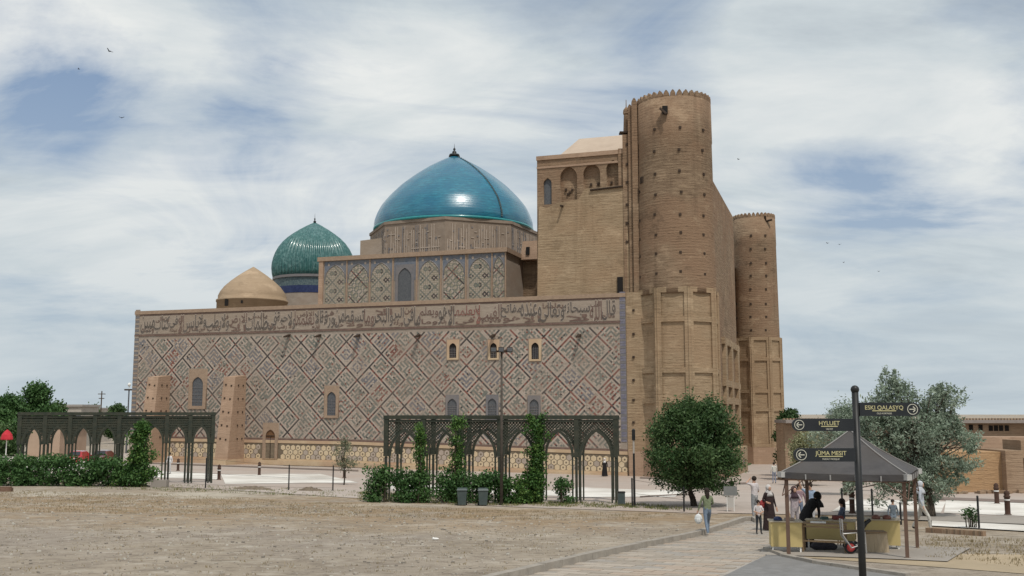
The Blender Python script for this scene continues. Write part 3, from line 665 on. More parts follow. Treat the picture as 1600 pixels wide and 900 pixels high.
mb = MB(); mb.box(B(s_a+.1, TB+5, z_a-1.2), (.4, .2, .9), -AL); mb.build('window', M['dark'], tu)
# great dome
YB = 128.0; bc = Wp(709, 361, YB); bR = 125.5*YB/F; zb = Wp(709, 361.5, YB).z; za = Wp(716, 243, YB).z
prof = [(1.0, 0), (1.005, .05), (1.0, .10), (.965, .2), (.915, .3), (.815, .425), (.675, .57), (.515, .70), (.36, .81), (.235, .885), (.125, .945), (.04, .985), (.012, 1.0)]
from bisect import bisect
def smoothprof(pr, n=40):
    xs_ = [p[1] for p in pr]; out = []
    for i in range(n+1):
        z = i/n; out.append((float(np.interp(z, xs_, [p[0] for p in pr])), z))
    return out
pp = smoothprof(prof, 44)
for _ in range(2): pp = [pp[0]]+[((pp[i-1][0]+2*pp[i][0]+pp[i+1][0])/4, pp[i][1]) for i in range(1, len(pp)-1)]+[pp[-1]]
Hd = za-zb
mb = MB(); mb.lathe((bc.x, bc.y, zb), [(r_*bR, z_*Hd) for r_, z_ in pp], 96); dome = mb.build('great_dome', M['dome_blue'], mau, smooth=True)
mb = MB(); mb.lathe((bc.x, bc.y, zb), [(bR*.98, -.2), (bR*1.01, -.15), (bR*1.01, .14), (bR*.99, .18)], 96); mb.build('dome_rim', M['dome_rim'], dome, smooth=True)
mb = MB(); am = math.atan2(-.777, .60)
for k in range(2, 43):
    r_ = np.interp(k/44, [p[1] for p in pp], [p[0] for p in pp])*bR; z = k/44*Hd
    Mr = Matrix.Rotation(am, 3, 'Z')
    mb.box((bc.x+(r_+.03)*math.cos(am), bc.y+(r_+.03)*math.sin(am), zb+z), (.12, .26, .16), M=Mr)
mb.build('dome_ladder', M['drum_tile'], dome)
mb = MB(); mb.lathe((bc.x, bc.y, za-.15), [(.75, 0), (.65, .3), (.25, .38), (.3, .62), (.1, .8), (.18, 1.0), (.04, 1.2), (.01, 1.75)], 14); mb.build('finial', M['black'], dome, smooth=True)
# drum: polygon with kufic strokes
dz0 = zblk-2; dzt = zb-.2
dr = bR*1.06; a0 = R(-92)
mb = MB(); mb.lathe((bc.x, bc.y, 0), [(dr, dz0), (dr, dzt-.35), (dr*1.012, dzt-.35), (dr*1.012, dzt)], 8, a0=a0); drum = mb.build('drum', mat('drum_wall', (.215, .168, .13), (.27, .215, .17), 1.5, bump=.2), mau)
mb = MB(); ccs = [(bc.x+dr*math.cos(a0+k*math.pi/4), bc.y+dr*math.sin(a0+k*math.pi/4)) for k in range(8)]
rr = random.Random(5)
zf0, zf1 = zblk+.7, dzt-.75
for k in (6, 7, 0, 1):
    p = Vector((*ccs[k], 0)); q = Vector((*ccs[(k+1) % 8], 0)); ln = (q-p).length; d = (q-p)/ln; nn = Vector((d.y, -d.x, 0))
    MM = Matrix(((d.x, nn.x, 0), (d.y, nn.y, 0), (0, 0, 1)))
    t = .3
    hgt = zf1-zf0
    while t < ln-.9:
        wd = rr.uniform(.7, 1.5); q = rr.random()
        for x in np.arange(t, t+wd, .3):
            h = hgt*rr.choice([1, 1, .85, .45, .3]); mb.box(p+d*float(x)+nn*.03+Vector((0, 0, zf0+h/2)), (.10, .06, h), M=MM, mi=rr.choice([0, 0, 0, 2]))
            if rr.random() < .45: zz_ = zf0+rr.choice([.4, .55, .75])*hgt; mb.box(p+d*float(x+.15)+nn*.035+Vector((0, 0, zz_)), (.34, .06, .10), M=MM, mi=0)
        mb.box(p+d*(t+wd/2)+nn*.04+Vector((0, 0, zf0+hgt*rr.choice([.06, .06, .2]))), (wd, .06, .12), M=MM, mi=0)
        for _ in range(4): mb.box(p+d*(t+rr.uniform(0, wd))+nn*.025+Vector((0, 0, zf0+hgt*rr.uniform(.1, .95))), (.18, .06, .16), M=MM, mi=rr.choice([1, 2, 2]))
        t += wd+.16
mb.build('drum_inscription', [M['tlight'], M['ink'], M['tblue']], drum, kind='stuff')
# lower step under the drum at the left
s_a, z_a = sz(563, 376, 14); s_b = sz(590, 376, 14)[0]
mb = MB(); mb.hexa([B(s_a, 14, zblk-3), B(s_b-6, 14, zblk-3), B(s_b-6, 26, zblk-3), B(s_a, 26, zblk-3)], [B(s_a, 14, z_a), B(s_b-6, 14, z_a+.5), B(s_b-6, 26, z_a+.5), B(s_a, 26, z_a)]); mb.build('drum_shoulder', M['band'], mau)
# ------------------------------------------------ portal block
TP = .9
sp0, zp = sz(839, 246, TP); zpt = zp
s_r = sz(975, 300, TP)[0]
mb = MB(); mb.hexa([B(sp0, TP+.55, 12), B(s_r-3, TP+.55, 12), B(s_r-3, 19, 12), B(sp0, 19, 12)], [B(sp0, TP+.55, zpt), B(s_r-3, TP+.55, zpt), B(s_r-3, 19, zpt), B(sp0, 19, zpt)])
por = mb.build('portal_block', M['brick'], mau)
holes = []
for xa, xb, yt, yb in ((849, 862, 279, 319), (875, 902, 261, 314), (911, 938, 256, 294), (947, 969, 251, 290)):
    a = sz(xa, yt, TP); b_ = sz(xb, yb, TP); hw = (a[0]-b_[0])/2; holes.append(arch((a[0]+b_[0])/2, hw, b_[1], a[1]-hw*1.25, a[1]))
zl = sz(900, 322, TP)[1]
plate([(s_r-1, ZT-1.5), (sp0+.0, ZT-1.5), (sp0, zpt-.02), (s_r-1, zpt-.02)], [h[::-1] for h in holes], .55, frame(B(0, TP+.275, 0), u2, nout), 'niche_wall', M['brick'], por)
mb = MB(); h0 = holes[0]; mb.face([B(p[0], TP+.25, p[1]) for p in h0]); mb.build('window', M['grille'], por)
mb = MB()
for xa in (892, 896, 889):  # holes in the niches, darkness painted by dark stubs
    s, z = sz(xa, 305-(xa-889), TP+.9); MB().box(B(s, TP+.55, z), (.22, .3, .22), -AL).build('putlog_hole_stub', M['oldwood'], por)
for px, py in ((886, 298), (925, 290), (936, 289), (957, 287)): 
    s, z = sz(px, py, TP+.9); MB().box(B(s, TP+.5, z), (.2, .3, .25), -AL).build('putlog_hole_stub', M['oldwood'], por)
# thicker lower facing with a broken top edge, and courses at the top
lo_pts = [(s_r-1, ZT-1)]+[(sp0-.05, ZT-1)]+[sz(x, y, TP) for x, y in ((843, 322), (856, 326), (872, 318), (905, 312), (914, 296), (974, 290))]
plate([lo_pts[0]]+lo_pts[1:], [], .3, frame(B(0, TP-.14, 0), u2, nout), 'lower_facing', M['brick_base'], por)
mb = MB(); wq(mb, s_r-1, sp0+.05, zpt-.35, zpt+.08, .14, t=TP); wq(mb, s_r-1, sp0+.02, zpt-1.25, zpt-1.05, .07, t=TP); mb.build('cornice', M['brick_pink'], por)
a = sz(922, 297, TP-.4); b_ = sz(973, 291, TP-.4); mb = MB(); mb.tube(B(a[0], TP-.4, a[1]), B(b_[0], TP-.4, b_[1]), .11, n=6); mb.build('timber_beam', M['oldwood'], por)
mb = MB(); s, z = sz(969, 443, TP-.35); mb.box(B(s, TP-.2, z-.2), (.55, .5, 1.7), -AL); mb.build('doorway', M['dark'], por)
for px, py in ((879, 322),):
    s, z = sz(px, py, TP-.3); mb = MB(); mb.tube(B(s, TP-.3, z), B(s, TP-1.0, z-.1), .12, n=6); mb.build('rain_spout', M['oldwood'], por)
# roof wedge
e0 = sz(866, 243, 3)[0]; r0, zr = sz(905, 217, 9)
mb = MB(); mb.hexa([B(e0, 2.5, zpt-.1), B(s_r-2, 2.5, zpt-.1), B(s_r-2, 18, zpt-.1), B(e0, 18, zpt-.1)], [B(r0, 9, zr), B(s_r-2, 9, zr), B(s_r-2, 11, zr), B(r0, 11, zr)]); mb.build('roof', M['plaster'], por)
# ------------------------------------------------ towers
def tower(px, Y, pyb, pytop, wtop, wbot, nm, ytb, panels_y, rot):
    c = Wp(px, 645, Y); Rt = wtop*Y/F/2; Rb = wbot*Y/F/2
    base = gz(c.x, c.y)-1.2; zt_ = Wp(px, pytop, Y-Rt).z; zm = Wp(px, ytb, Y-Rb*.9).z
    mb = MB(); mb.lathe((c.x, c.y, 0), [(Rt*1.035, zm-.5), (Rt*1.035, zm+.1), (Rt*1.02, zm+6), (Rt, zt_-4.2), (Rt*1.012, zt_-4.0), (Rt, zt_)], 64)
    tw = mb.build('round_tower', M['brick'], mau, smooth=False)
    for p in tw.data.polygons: p.use_smooth = len(p.vertices) == 4
    cr = MB(); crn = int(2*math.pi*Rt/.64)
    for k in range(crn):
        a = 2*math.pi*k/crn; d = Vector((math.cos(a), math.sin(a), 0)); tn = Vector((-d.y, d.x, 0)); p = Vector((c.x, c.y, 0))+d*(Rt-.17); q = d*.17
        outl = [(-.29, 0), (.29, 0), (.25, .32), (.12, .55), (0, .66), (-.12, .55), (-.25, .32)]
        f_ = [p+q+tn*x+Vector((0, 0, zt_+z)) for x, z in outl]; b2 = [p-q+tn*x+Vector((0, 0, zt_+z)) for x, z in outl]
        m1 = MB(); n7 = len(outl)
        m1.add(f_+b2, [tuple(range(n7)), tuple(reversed(range(n7, 2*n7)))]+[(i, n7+i, n7+(i+1) % n7, (i+1) % n7) for i in range(n7)])
        m1.build('merlon', M['brick'], tw)
    # base: octagon with recessed panels, built as piers and rails standing proud of the panel faces
    Rin = Rb*.96
    mb = MB(); mb.lathe((c.x, c.y, 0), [(Rin, base), (Rin, zm-.05)], 8, a0=rot); bs = mb.build('tower_base', M['brick_base'], mau)
    fr = MB()
    for k in range(8):
        a1, a2 = rot+k*math.pi/4, rot+(k+1)*math.pi/4
        p = Vector((c.x+Rin*math.cos(a1), c.y+Rin*math.sin(a1), 0)); q = Vector((c.x+Rin*math.cos(a2), c.y+Rin*math.sin(a2), 0))
        d = (q-p).normalized(); nn = Vector((d.y, -d.x, 0)); ln = (q-p).length; MM = Matrix(((d.x, nn.x, 0), (d.y, nn.y, 0), (0, 0, 1)))
        th = .21
        if ((p+q)/2-Vector((c.x, c.y, 0))).normalized().y > .6: continue
        pw = .42
        for x in (pw/2-.12, ln-pw/2+.12): fr.box(p+d*x+nn*(th/2-.02)+Vector((0, 0, (zm+base)/2)), (pw+.2, th, zm-base-.004*k), M=MM)
        for py_ in panels_y:
            z = Wp(px, py_, Y-Rb*.9).z; fr.box(p+d*ln/2+nn*(th/2-.03)+Vector((0, 0, z)), (ln-.2, th-.02, .5), M=MM)
    fr.build('panel_frame', M['brick_base'], bs)
    mb = MB(); mb.lathe((c.x, c.y, 0), [(Rb*1.06, base), (Rb*1.06, Wp(px, pyb, Y-Rb*.9).z)], 8, a0=rot); mb.build('plinth', M['brick_pink'], bs)
    return tw, bs, c, Rt, Rb, zt_, zm
t1, b1, c1, R1, RB1, zt1_, zm1 = tower(1062, 98.5, 706, 149, 118, 130, 'a', 449, [452, 498, 578, 626, 706], R(-90-39))
t2, b2_, c2_, R2, RB2, zt2_, zm2 = tower(1187, 151, 699, 338, 65.5, 74, 'b', 527, [529, 561, 611, 640, 696], R(-90-30))
def stub_on(tw, c, Rr, pts, Y, size=.24):  # dark stubs stand in for shade inside putlog holes; some are beam ends
    mb = MB()
    for px, py in pts:
        dx = (px-800)/F*(Y-Rr*.9)*1.0; x = Wp(px, py, Y-Rr*.85); off = max(-.97, min(.97, (x.x-c.x)/Rr)); yy = -math.sqrt(1-off*off)*Rr
        x = Wp(px, py, Y+yy); a = math.atan2(yy, x.x-c.x)
        MB().box((c.x+math.cos(a)*Rr*1.01, c.y+math.sin(a)*Rr*1.01, x.z), (.22, size, size), M=Matrix.Rotation(a, 3, 'Z')).build('putlog_hole_stub', M['oldwood'], tw)
pts = []
for k, y in enumerate((204, 237, 271, 305, 337, 368, 397, 427)):
    for x in (1024, 1062, 1098): pts.append((x+random.uniform(-1.5, 1.5)+k*.3, y+random.uniform(-2, 2)-(3 if x == 1062 else 0)))
for y in (345, 374, 401, 433, 300): pts.append((997+random.uniform(-.5, 1), y))
stub_on(t1, c1, R1, pts, 98.5)
stub_on(t1, c1, R1, [(1007, 283), (1007, 281)], 98.5, .5)  # loophole opening, its shade drawn as a larger dark block
mb = MB(); p = Wp(1039, 172, 98.5-R1); mb.box(p+Vector((0, 0, 0)), (.5, .3, .8)); mb.build('lookout_hole', M['dark'], t1)
mb = MB(); mb.tube(p+Vector((-.45, .1, .2)), p+Vector((.05, -.5, -.55)), .12, n=6); mb.build('timber_spout', M['oldwood'], t1)
pts = []
for y in (368, 389, 411, 431, 452, 475, 495, 516): pts += [(1173+random.uniform(-1, 1), y), (1196+random.uniform(-1, 1), y)]
for y in (475, 497, 520): pts.append((1152, y))
stub_on(t2, c2_, R2, pts, 151, .3)
mb = MB(); p = Wp(1196, 346, 151-R2*.9); mb.tube(p, p+Vector((.9, -.4, .2)), .16, n=6); mb.tube(p, p+Vector((-.1, -.3, .8)), .16, n=6); mb.build('timber_spout', M['oldwood'], t2)
# plain strip between tile wall and tower, and its foot
mb = MB(); e = -((c1-O2).dot(-u2)) ; sA = -abs((c1-O2).dot(u2))
mb.hexa([B(-.03, -.06, ZG), B(sA, -.06, ZG), B(sA, 20, ZG), B(-.03, 20, ZG)], [B(-.03, -.06, ZT+.1), B(sA, -.06, ZT+.1), B(sA, 20, ZT+.1), B(-.03, 20, ZT+.1)]); fl = mb.build('corner_wall', M['brick_base'], mau)
mb = MB(); mb.hexa([B(-.2, -.45, ZG), B(sA, -.45, ZG), B(sA, 1, ZG), B(-.2, 1, ZG)], [B(-.2, -.4, Wp(1000, 706, 97).z), B(sA, -.4, Wp(1000, 706, 97).z), B(sA, 1, Wp(1000, 706, 97).z), B(-.2, 1, Wp(1000, 706, 97).z)]); mb.build('plinth', M['brick_pink'], fl)
mb = MB()
for y in (485, 522, 558, 594, 625, 660):  # holes of the plain strip, their darkness put into stub colour
    s, z = sz(990, y, -.06); MB().box(B(s, -.08, z), (.22, .2, .22), -AL).build('putlog_hole_stub', M['oldwood'], fl)
# ribs and stair turret left of the tower
ztb = Wp(992, 170, 99).z
for i, (xa, xb, yt) in enumerate(((968, 976, 232), (975, 986, 210), (984, 991, 172), (990, 999, 162))):
    Yk = 98.9-i*.35; a = Wp(xa, 400, Yk); b_ = Wp(xb, 400, Yk); zt_ = Wp(xb, yt, Yk).z
    mb = MB(); mb.hexa([(a.x, Yk, ZT-.5), (b_.x, Yk, ZT-.5), (b_.x+1.5, Yk+4, ZT-.5), (a.x+1.5, Yk+4, ZT-.5)], [(a.x, Yk, zt_), (b_.x, Yk, zt_), (b_.x+1.5, Yk+4, zt_), (a.x+1.5, Yk+4, zt_)]); rb = mb.build('corner_rib', M['brick'], por)
    if i >= 2:
        outl = [(-.26, 0), (.26, 0), (.22, .32), (.1, .55), (0, .62), (-.1, .55), (-.22, .32)]; m1 = MB(); n7 = 7; cxm = (a.x+b_.x)/2
        m1.add([(cxm+x, Yk, zt_+z) for x, z in outl]+[(cxm+x, Yk+.35, zt_+z) for x, z in outl], [tuple(range(7)), tuple(reversed(range(7, 14)))]+[(k, 7+k, 7+(k+1) % 7, (k+1) % 7) for k in range(7)]); m1.build('merlon', M['brick'], rb)
    if i == 1:
        m1 = MB()  # column of holes shown by dark stubs in place of real shade
        for y in (226, 257, 285, 320, 349, 378): p = Wp(979.5, y, Yk); MB().box(p, (.24, .2, .24)).build('putlog_hole_stub', M['oldwood'], rb)
p = Wp(979, 212, 99.5); mb = MB(); mb.lathe((p.x, p.y, 0), [(.34, p.z-1), (.34, p.z), (.26, Wp(979, 180, 99.5).z), (.34, Wp(979, 178, 99.5).z), (.3, Wp(979, 172, 99.5).z), (.05, Wp(979, 167, 99.5).z), (.03, Wp(979, 156, 99.5).z)], 10); mb.build('pinnacle', M['brick'], por)
mb = MB(); mb.box((p.x-.35, p.y-.6, p.z+.1), (.9, .9, .14)); mb.build('turret_cap', M['oldwood'], por)
# front pylon between the towers
pa, pb = Wp(1123, 645, 99.0), Wp(1154, 645, 118.0); pd = (pb-pa).normalized(); pn_ = Vector((pd.y, -pd.x, 0)); zpy = Wp(1144, 337, 117).z
def pq(mb, x0, x1, z0, z1, off, bk=.05, mi=0):
    q = lambda x, o, z: Vector((pa.x, pa.y, 0))+pd*x+pn_*o+Vector((0, 0, z))
    mb.hexa([q(x0, off, z0), q(x1, off, z0), q(x1, -bk, z0), q(x0, -bk, z0)], [q(x0, off, z1), q(x1, off, z1), q(x1, -bk, z1), q(x0, -bk, z1)], mi)
ln = Vector((pb.x-pa.x, pb.y-pa.y, 0)).length
mb = MB(); pq(mb, -1.5, ln, ZG, zpy, 0, 3.2); py_ = mb.build('portal_pylon', M['brick'], mau)
mb = MB()
zl = lambda y: Wp(1138, y, 110).z
for y in (539, 601, 627, 700): pq(mb, 4, ln, zl(y)-.35, zl(y)+.35, .34)
for x in (4.5, 10.5, 17.4): pq(mb, x, x+1.6, ZG, zl(537), .37)
pq(mb, 0, ln, ZG, zl(700), .9); mb.build('panel_frame', M['brick_base'], py_)
# portal recess between pylon and second tower
qd = Vector((c2_.x-pb.x, c2_.y-pb.y, 0)); mb = MB(); a = Vector((pb.x, pb.y, 0))-pn_*4; b_ = Vector((c2_.x, c2_.y, 0))-pn_*3.0
mb.hexa([a+Vector((0, 0, ZG)), b_+Vector((0, 0, ZG)), b_-pn_*4+Vector((0, 0, ZG)), a-pn_*4+Vector((0, 0, ZG))], [a+Vector((0, 0, 26)), b_+Vector((0, 0, 26)), b_-pn_*4+Vector((0, 0, 26)), a-pn_*4+Vector((0, 0, 26))]); mb.build('portal_wall', M['brick'], mau)
# ================================================================ leaves, trees, hedges
def leafmesh(name, m, cen, size, parent=None, var=None, aspect=.55, flat=0.0, droop=0.0, **kw):
    cen = np.asarray(cen, float); n = len(cen)
    if parent is not None: cen = cen-np.array(wloc(parent)[:])
    d = rng.normal(size=(n, 3)); d[:, 2] = d[:, 2]*(1-flat)-droop; d /= np.linalg.norm(d, axis=1)[:, None]
    e = rng.normal(size=(n, 3)); e -= (e*d).sum(1)[:, None]*d; e /= np.linalg.norm(e, axis=1)[:, None]
    sz_ = size*rng.uniform(.6, 1.35, n)[:, None]
    d = d*sz_; e = e*sz_*aspect
    vs = np.stack([cen-d*.5, cen+e*.5, cen+d*.5, cen-e*.5], 1).reshape(-1, 3)
    me = bpy.data.meshes.new(name); me.vertices.add(4*n); me.vertices.foreach_set('co', vs.ravel())
    me.loops.add(4*n); me.loops.foreach_set('vertex_index', np.arange(4*n)); me.polygons.add(n)
    me.polygons.foreach_set('loop_start', np.arange(0, 4*n, 4)); me.update(calc_edges=True)
    a = me.attributes.new('var', 'FLOAT', 'FACE')
    if var is None: var = rng.uniform(0, 1, n)
    a.data.foreach_set('value', np.clip(var, 0, 1).astype(np.float32)); me.materials.append(m)
    return link(name, me, parent, **kw)
def clumps(blobs, per, shell=.45):
    out = []; var = []
    for (c, r) in blobs:
        n = int(per*(r[0]*r[1]*r[2])**(2/3)); d = rng.normal(size=(n, 3)); d /= np.linalg.norm(d, axis=1)[:, None]
        k = shell+(1-shell)*rng.uniform(0, 1, n)**.7; k *= 1+.18*rng.normal(size=n)
        out.append(np.array(c)+d*k[:, None]*np.array(r)); var.append(np.clip(rng.normal(.5, .22, n)+rng.normal(0, .18), 0, 1))
    return np.concatenate(out), np.concatenate(var)
def tree(name, label, base, h, w, m, bark, nb, per, leaf, trunk=.16, crown0=.28, group=None, prof=None, aspect=.55, depth=None, seed=0, lean=(0, 0), trunks=1, stick=0, smallr=(.16, .3), flatr=.8, lobes=None):
    r = random.Random(seed); t = thing(name, label, 'tree', base, group=group)
    b = Vector(base); tk = MB(); depth = depth or w
    ctr = b+Vector((lean[0], lean[1], h*crown0))
    blobs = []
    prof = prof or [(0, .55), (.2, .92), (.45, 1.0), (.7, .8), (.88, .5), (1, .2)]
    for k in range(nb):
        f_ = r.random()**.85; rad = np.interp(f_, [p[0] for p in prof], [p[1] for p in prof]); a = r.uniform(0, 2*math.pi); q = r.random()**.45
        c = b+Vector((lean[0]*f_+math.cos(a)*w/2*rad*q*.85, lean[1]*f_+math.sin(a)*depth/2*rad*q*.85, h*(crown0+(1-crown0)*(.06+.88*f_))))
        s = w*r.uniform(*smallr)
        if lobes:
            lx, ly, lr = lobes[k % len(lobes)]; ll = lr*b.y/F; c = Wp(lx, ly, b.y)+Vector((r.gauss(0, .42)*ll, r.gauss(0, .5)*ll, r.gauss(0, .42)*ll)); s = ll*r.uniform(.3, .6)
        blobs.append((c, (s, s, s*flatr)))
    for j in range(trunks):
        o = Vector((r.uniform(-.2, .2)*(trunks > 1), r.uniform(-.2, .2)*(trunks > 1), 0))
        m0 = b+o+Vector((lean[0]*.3+r.uniform(-.06, .06)*h*(1+trunks*.3), lean[1]*.3+r.uniform(-.05, .05), h*crown0*1.1)); m1 = b+Vector((lean[0]*.6+r.uniform(-.08, .08)*w*(1+trunks*.6), lean[1]*.6, h*(crown0+(1-crown0)*.5)))
        tk.path([b+o-Vector((0, 0, .3)), (b+o).lerp(m0, .5)+Vector((r.uniform(-.05, .05), 0, 0)), m0, m1], [trunk*1.25, trunk, trunk*.8, trunk*.35], 8)
        for c, s in blobs[j::trunks][:26]:
            st = m0.lerp(m1, r.uniform(0, .8)); md = st.lerp(Vector(c), .5)+Vector((0, 0, .05*h*r.random())); tk.path([st, md, Vector(c)], [trunk*.33, trunk*.2, trunk*.07], 5)
    tk.build('trunk', bark, t, smooth=True)
    pts, var = clumps(blobs, per)
    if stick:
        ex = []; 
        for c, s in blobs:
            dirv = (Vector(c)-(b+Vector((0, 0, h*(crown0+.25*(1-crown0)))))).normalized()
            for q in range(stick):
                dd = (dirv+Vector((r.gauss(0, .35), r.gauss(0, .35), r.gauss(.25, .3)))).normalized(); ll = s[0]*r.uniform(.9, 1.7)
                for u in range(7): ex.append(Vector(c)+dd*ll*(u/7)+Vector((r.gauss(0, .03), r.gauss(0, .03), r.gauss(0, .03))))
        pts = np.concatenate([pts, np.array(ex)]); var = np.r_[var, rng.uniform(.3, 1, len(ex))]
    leafmesh('crown', m, pts, leaf, t, var, aspect)
    return t
bt = on(1086, 50.5); bt.z = gz(bt.x, bt.y)
tree('elm_tree', 'dark green round-crowned tree in front of the near brick tower', bt, Wp(1085, 629, 50.5).z-bt.z, 5.0, M['elm'], M['barkd'], 160, 640, .16, .15, .13, seed=4, prof=[(0, .62), (.15, .9), (.4, 1.0), (.65, .93), (.85, .72), (1, .42)], stick=7, aspect=.45, smallr=(.06, .17))
bt = on(1452, 44)
tree('silver_tree', 'large silvery green tree behind the grey kiosk, near the brick ruin', bt, Wp(1440, 592, 44).z-bt.z, 5.9, M['silver'], M['bark'], 300, 760, .15, .17, .2, seed=9, stick=4, aspect=.38, trunks=3, depth=4.5, lobes=[(1390, 625, 36), (1396, 602, 20), (1372, 640, 30), (1478, 640, 32), (1470, 614, 18), (1440, 680, 45), (1378, 690, 40), (1500, 688, 26), (1418, 725, 42), (1470, 740, 36), (1380, 745, 34), (1340, 748, 22), (1500, 735, 18), (1440, 770, 24), (1460, 660, 34), (1345, 665, 20), (1325, 690, 24), (1312, 720, 18), (1350, 715, 30), (1515, 700, 14), (1430, 640, 26), (1455, 710, 40), (1400, 660, 36)])
bt = on(1322, 62)
tree('silver_tree', 'smaller silvery tree seen between the kiosk roof and the upper left sign', bt, 5.2, 3.8, M['silver'], M['bark'], 26, 620, .17, .1, .25, seed=15, stick=4, aspect=.4)
bt = on(1236, 104)
tree('poplar_tree', 'dark green tree peeping out at the right foot of the far tower', bt, Wp(1236, 634, 104).z-bt.z, 3.2, M['elm'], M['barkd'], 34, 520, .26, .14, .1, seed=21)
bt = on(1268, 80)
tree('pale_shrub', 'pale yellowish green shrub behind the kiosk roof, left side', bt, Wp(1268, 672, 80).z-bt.z, 3.6, M['pale'], M['bark'], 22, 500, .2, .06, .1, seed=25)
bt = on(537, 68)
tree('sapling', 'thin sparse sapling standing before the tiled plinth', bt, Wp(537, 690, 68).z-bt.z, 1.7, M['olive'], M['barkd'], 18, 330, .14, .045, .36, seed=31, stick=3, aspect=.4)
# trees on the left horizon
for k, (px, py, Y, wd, lab, mm) in enumerate(((48, 603, 150, 7.2, 'tallest dark green tree at the left edge of the scene, behind the arcade', 'hedge'), (8, 622, 145, 7, 'dark green tree cut off by the left edge, beside the tallest tree', 'hedge'),
        (90, 632, 160, 5, 'low round tree at the right foot of the tallest left tree', 'elm'), (140, 636, 230, 6, 'small far tree below the wooden utility pole', 'elm'), (183, 634, 215, 7, 'small far tree beside the street lamp at the left end of the tiled wall', 'elm'))):
    b_ = on(px, Y); tree('distant_tree', lab, b_, Wp(px, py, Y).z-b_.z, wd*.85, M[mm], M['barkd'], 40, 150 if Y > 140 else 240, .45, .3, .15, 'trees on the far left skyline', seed=40+k, stick=1)
b_ = on(5, 120); t = thing('hedge', 'tall dark hedge behind the left end of the arcade', 'hedge', b_)
pts, var = clumps([(b_+Vector((random.uniform(-7, 1.6), random.uniform(-1, 1), random.uniform(.3, 4.2))), (1.1, 1.1, .9)) for _ in range(50)], 90, .2); leafmesh('foliage', M['elm'], pts, .4, t, var)
def bush(name, label, cat, blobs, m, per, leaf, group=None, base=None, sticks=True):
    xs_ = [b[0] for b in blobs]; bc_ = Vector((sum(p[0] for p in xs_)/len(xs_), sum(p[1] for p in xs_)/len(xs_), 0)); bc_.z = gz(bc_.x, bc_.y)
    t = thing(name, label, cat, bc_, group=group)
    pts, var = clumps(blobs, per, .25); keep = pts[:, 2] > gzn(pts[:, 0], pts[:, 1])-.02
    leafmesh('foliage', m, pts[keep], leaf, t, var[keep])
    mb = MB()
    for c, s in blobs[:14]: g = Vector((c[0]*.8+bc_.x*.2, c[1], gz(c[0], c[1])-.1)); mb.path([g, Vector(c)], [.025, .01], 4)
    mb.build('stem', M['bark'], t)
    return t
# left clipped hedge in front of the arcade
YH = 62.5; bl = []
for k in range(230):
    px = random.uniform(-40, 228); b_ = on(px, YH+random.uniform(-.7, .5)); bl.append((b_+Vector((0, 0, random.uniform(.1, 1.62)+.1*math.sin(px*.09))), (.52, .5, .38)))
bush('hedge', 'long low clipped hedge along the front of the left arcade', 'hedge', bl, M['hedge'], 330, .19)
bl = []
for k in range(64):
    f_ = random.random(); px = random.gauss(212, 15*(1-f_*.8)) if f_ < .5 else random.gauss(217, 6); b_ = on(px, 62); bl.append((b_+Vector((0, 0, .2+f_*3.6)), (.42, .42, .4)))
bush('climbing_vine', 'bright green vine climbing a post of the left arcade above the hedge', 'vine', bl, M['ivy'], 520, .17)
# right arcade: bushes and vines
YA = 53.6
for lab, cat, lo_, hi_, n, hmax, nm in (('rounded bush at the left corner of the right arcade', 'bush', 573, 610, 26, 1.6, 'bush'), ('broad bush between the first two posts of the right arcade', 'bush', 614, 674, 40, 1.5, 'bush'),
        ('bush left of the two grey bins', 'bush', 684, 732, 34, 1.6, 'bush'), ('bush right behind the two grey bins', 'bush', 734, 798, 44, 1.45, 'bush'), ('wide dense bush right of the tall lamp mast', 'bush', 786, 852, 46, 1.5, 'bush'), ('small upright bush at the right end of the right arcade', 'bush', 872, 892, 10, 1.25, 'bush')):
    bl = []
    for k in range(n): b_ = on(random.uniform(lo_+3, hi_-3), YA-.3+random.uniform(-.35, .35)); bl.append((b_+Vector((0, 0, random.uniform(.1, hmax+.05))), (.42, .42, .38)))
    bush(nm, lab, cat, bl, M['ivy'] if 'wide' in lab else M['hedge'], 620, .15)
for lab, px, wd, ztop, n, top in (('slim vine on the second post of the right arcade', 655, 6, 3.9, 40, 3), ('vine climbing the third post of the right arcade to the top beam', 713, 9, 4.4, 60, 5), ('thick leafy vine hanging from the top beam right of the lamp mast', 838, 11, 4.4, 95, 14)):
    bl = []
    for k in range(n):
        f_ = random.random(); ww = wd*(.6+.0*f_)+(top-wd*.5)*max(0, f_-.45)
        b_ = on(random.gauss(px, ww*.75), YA-.25+random.uniform(-.2, .2)); bl.append((b_+Vector((0, 0, .1+f_*ztop)), (.3, .28, .33)))
    bush('climbing_vine', lab, 'vine', bl, M['ivy'], 600, .14)
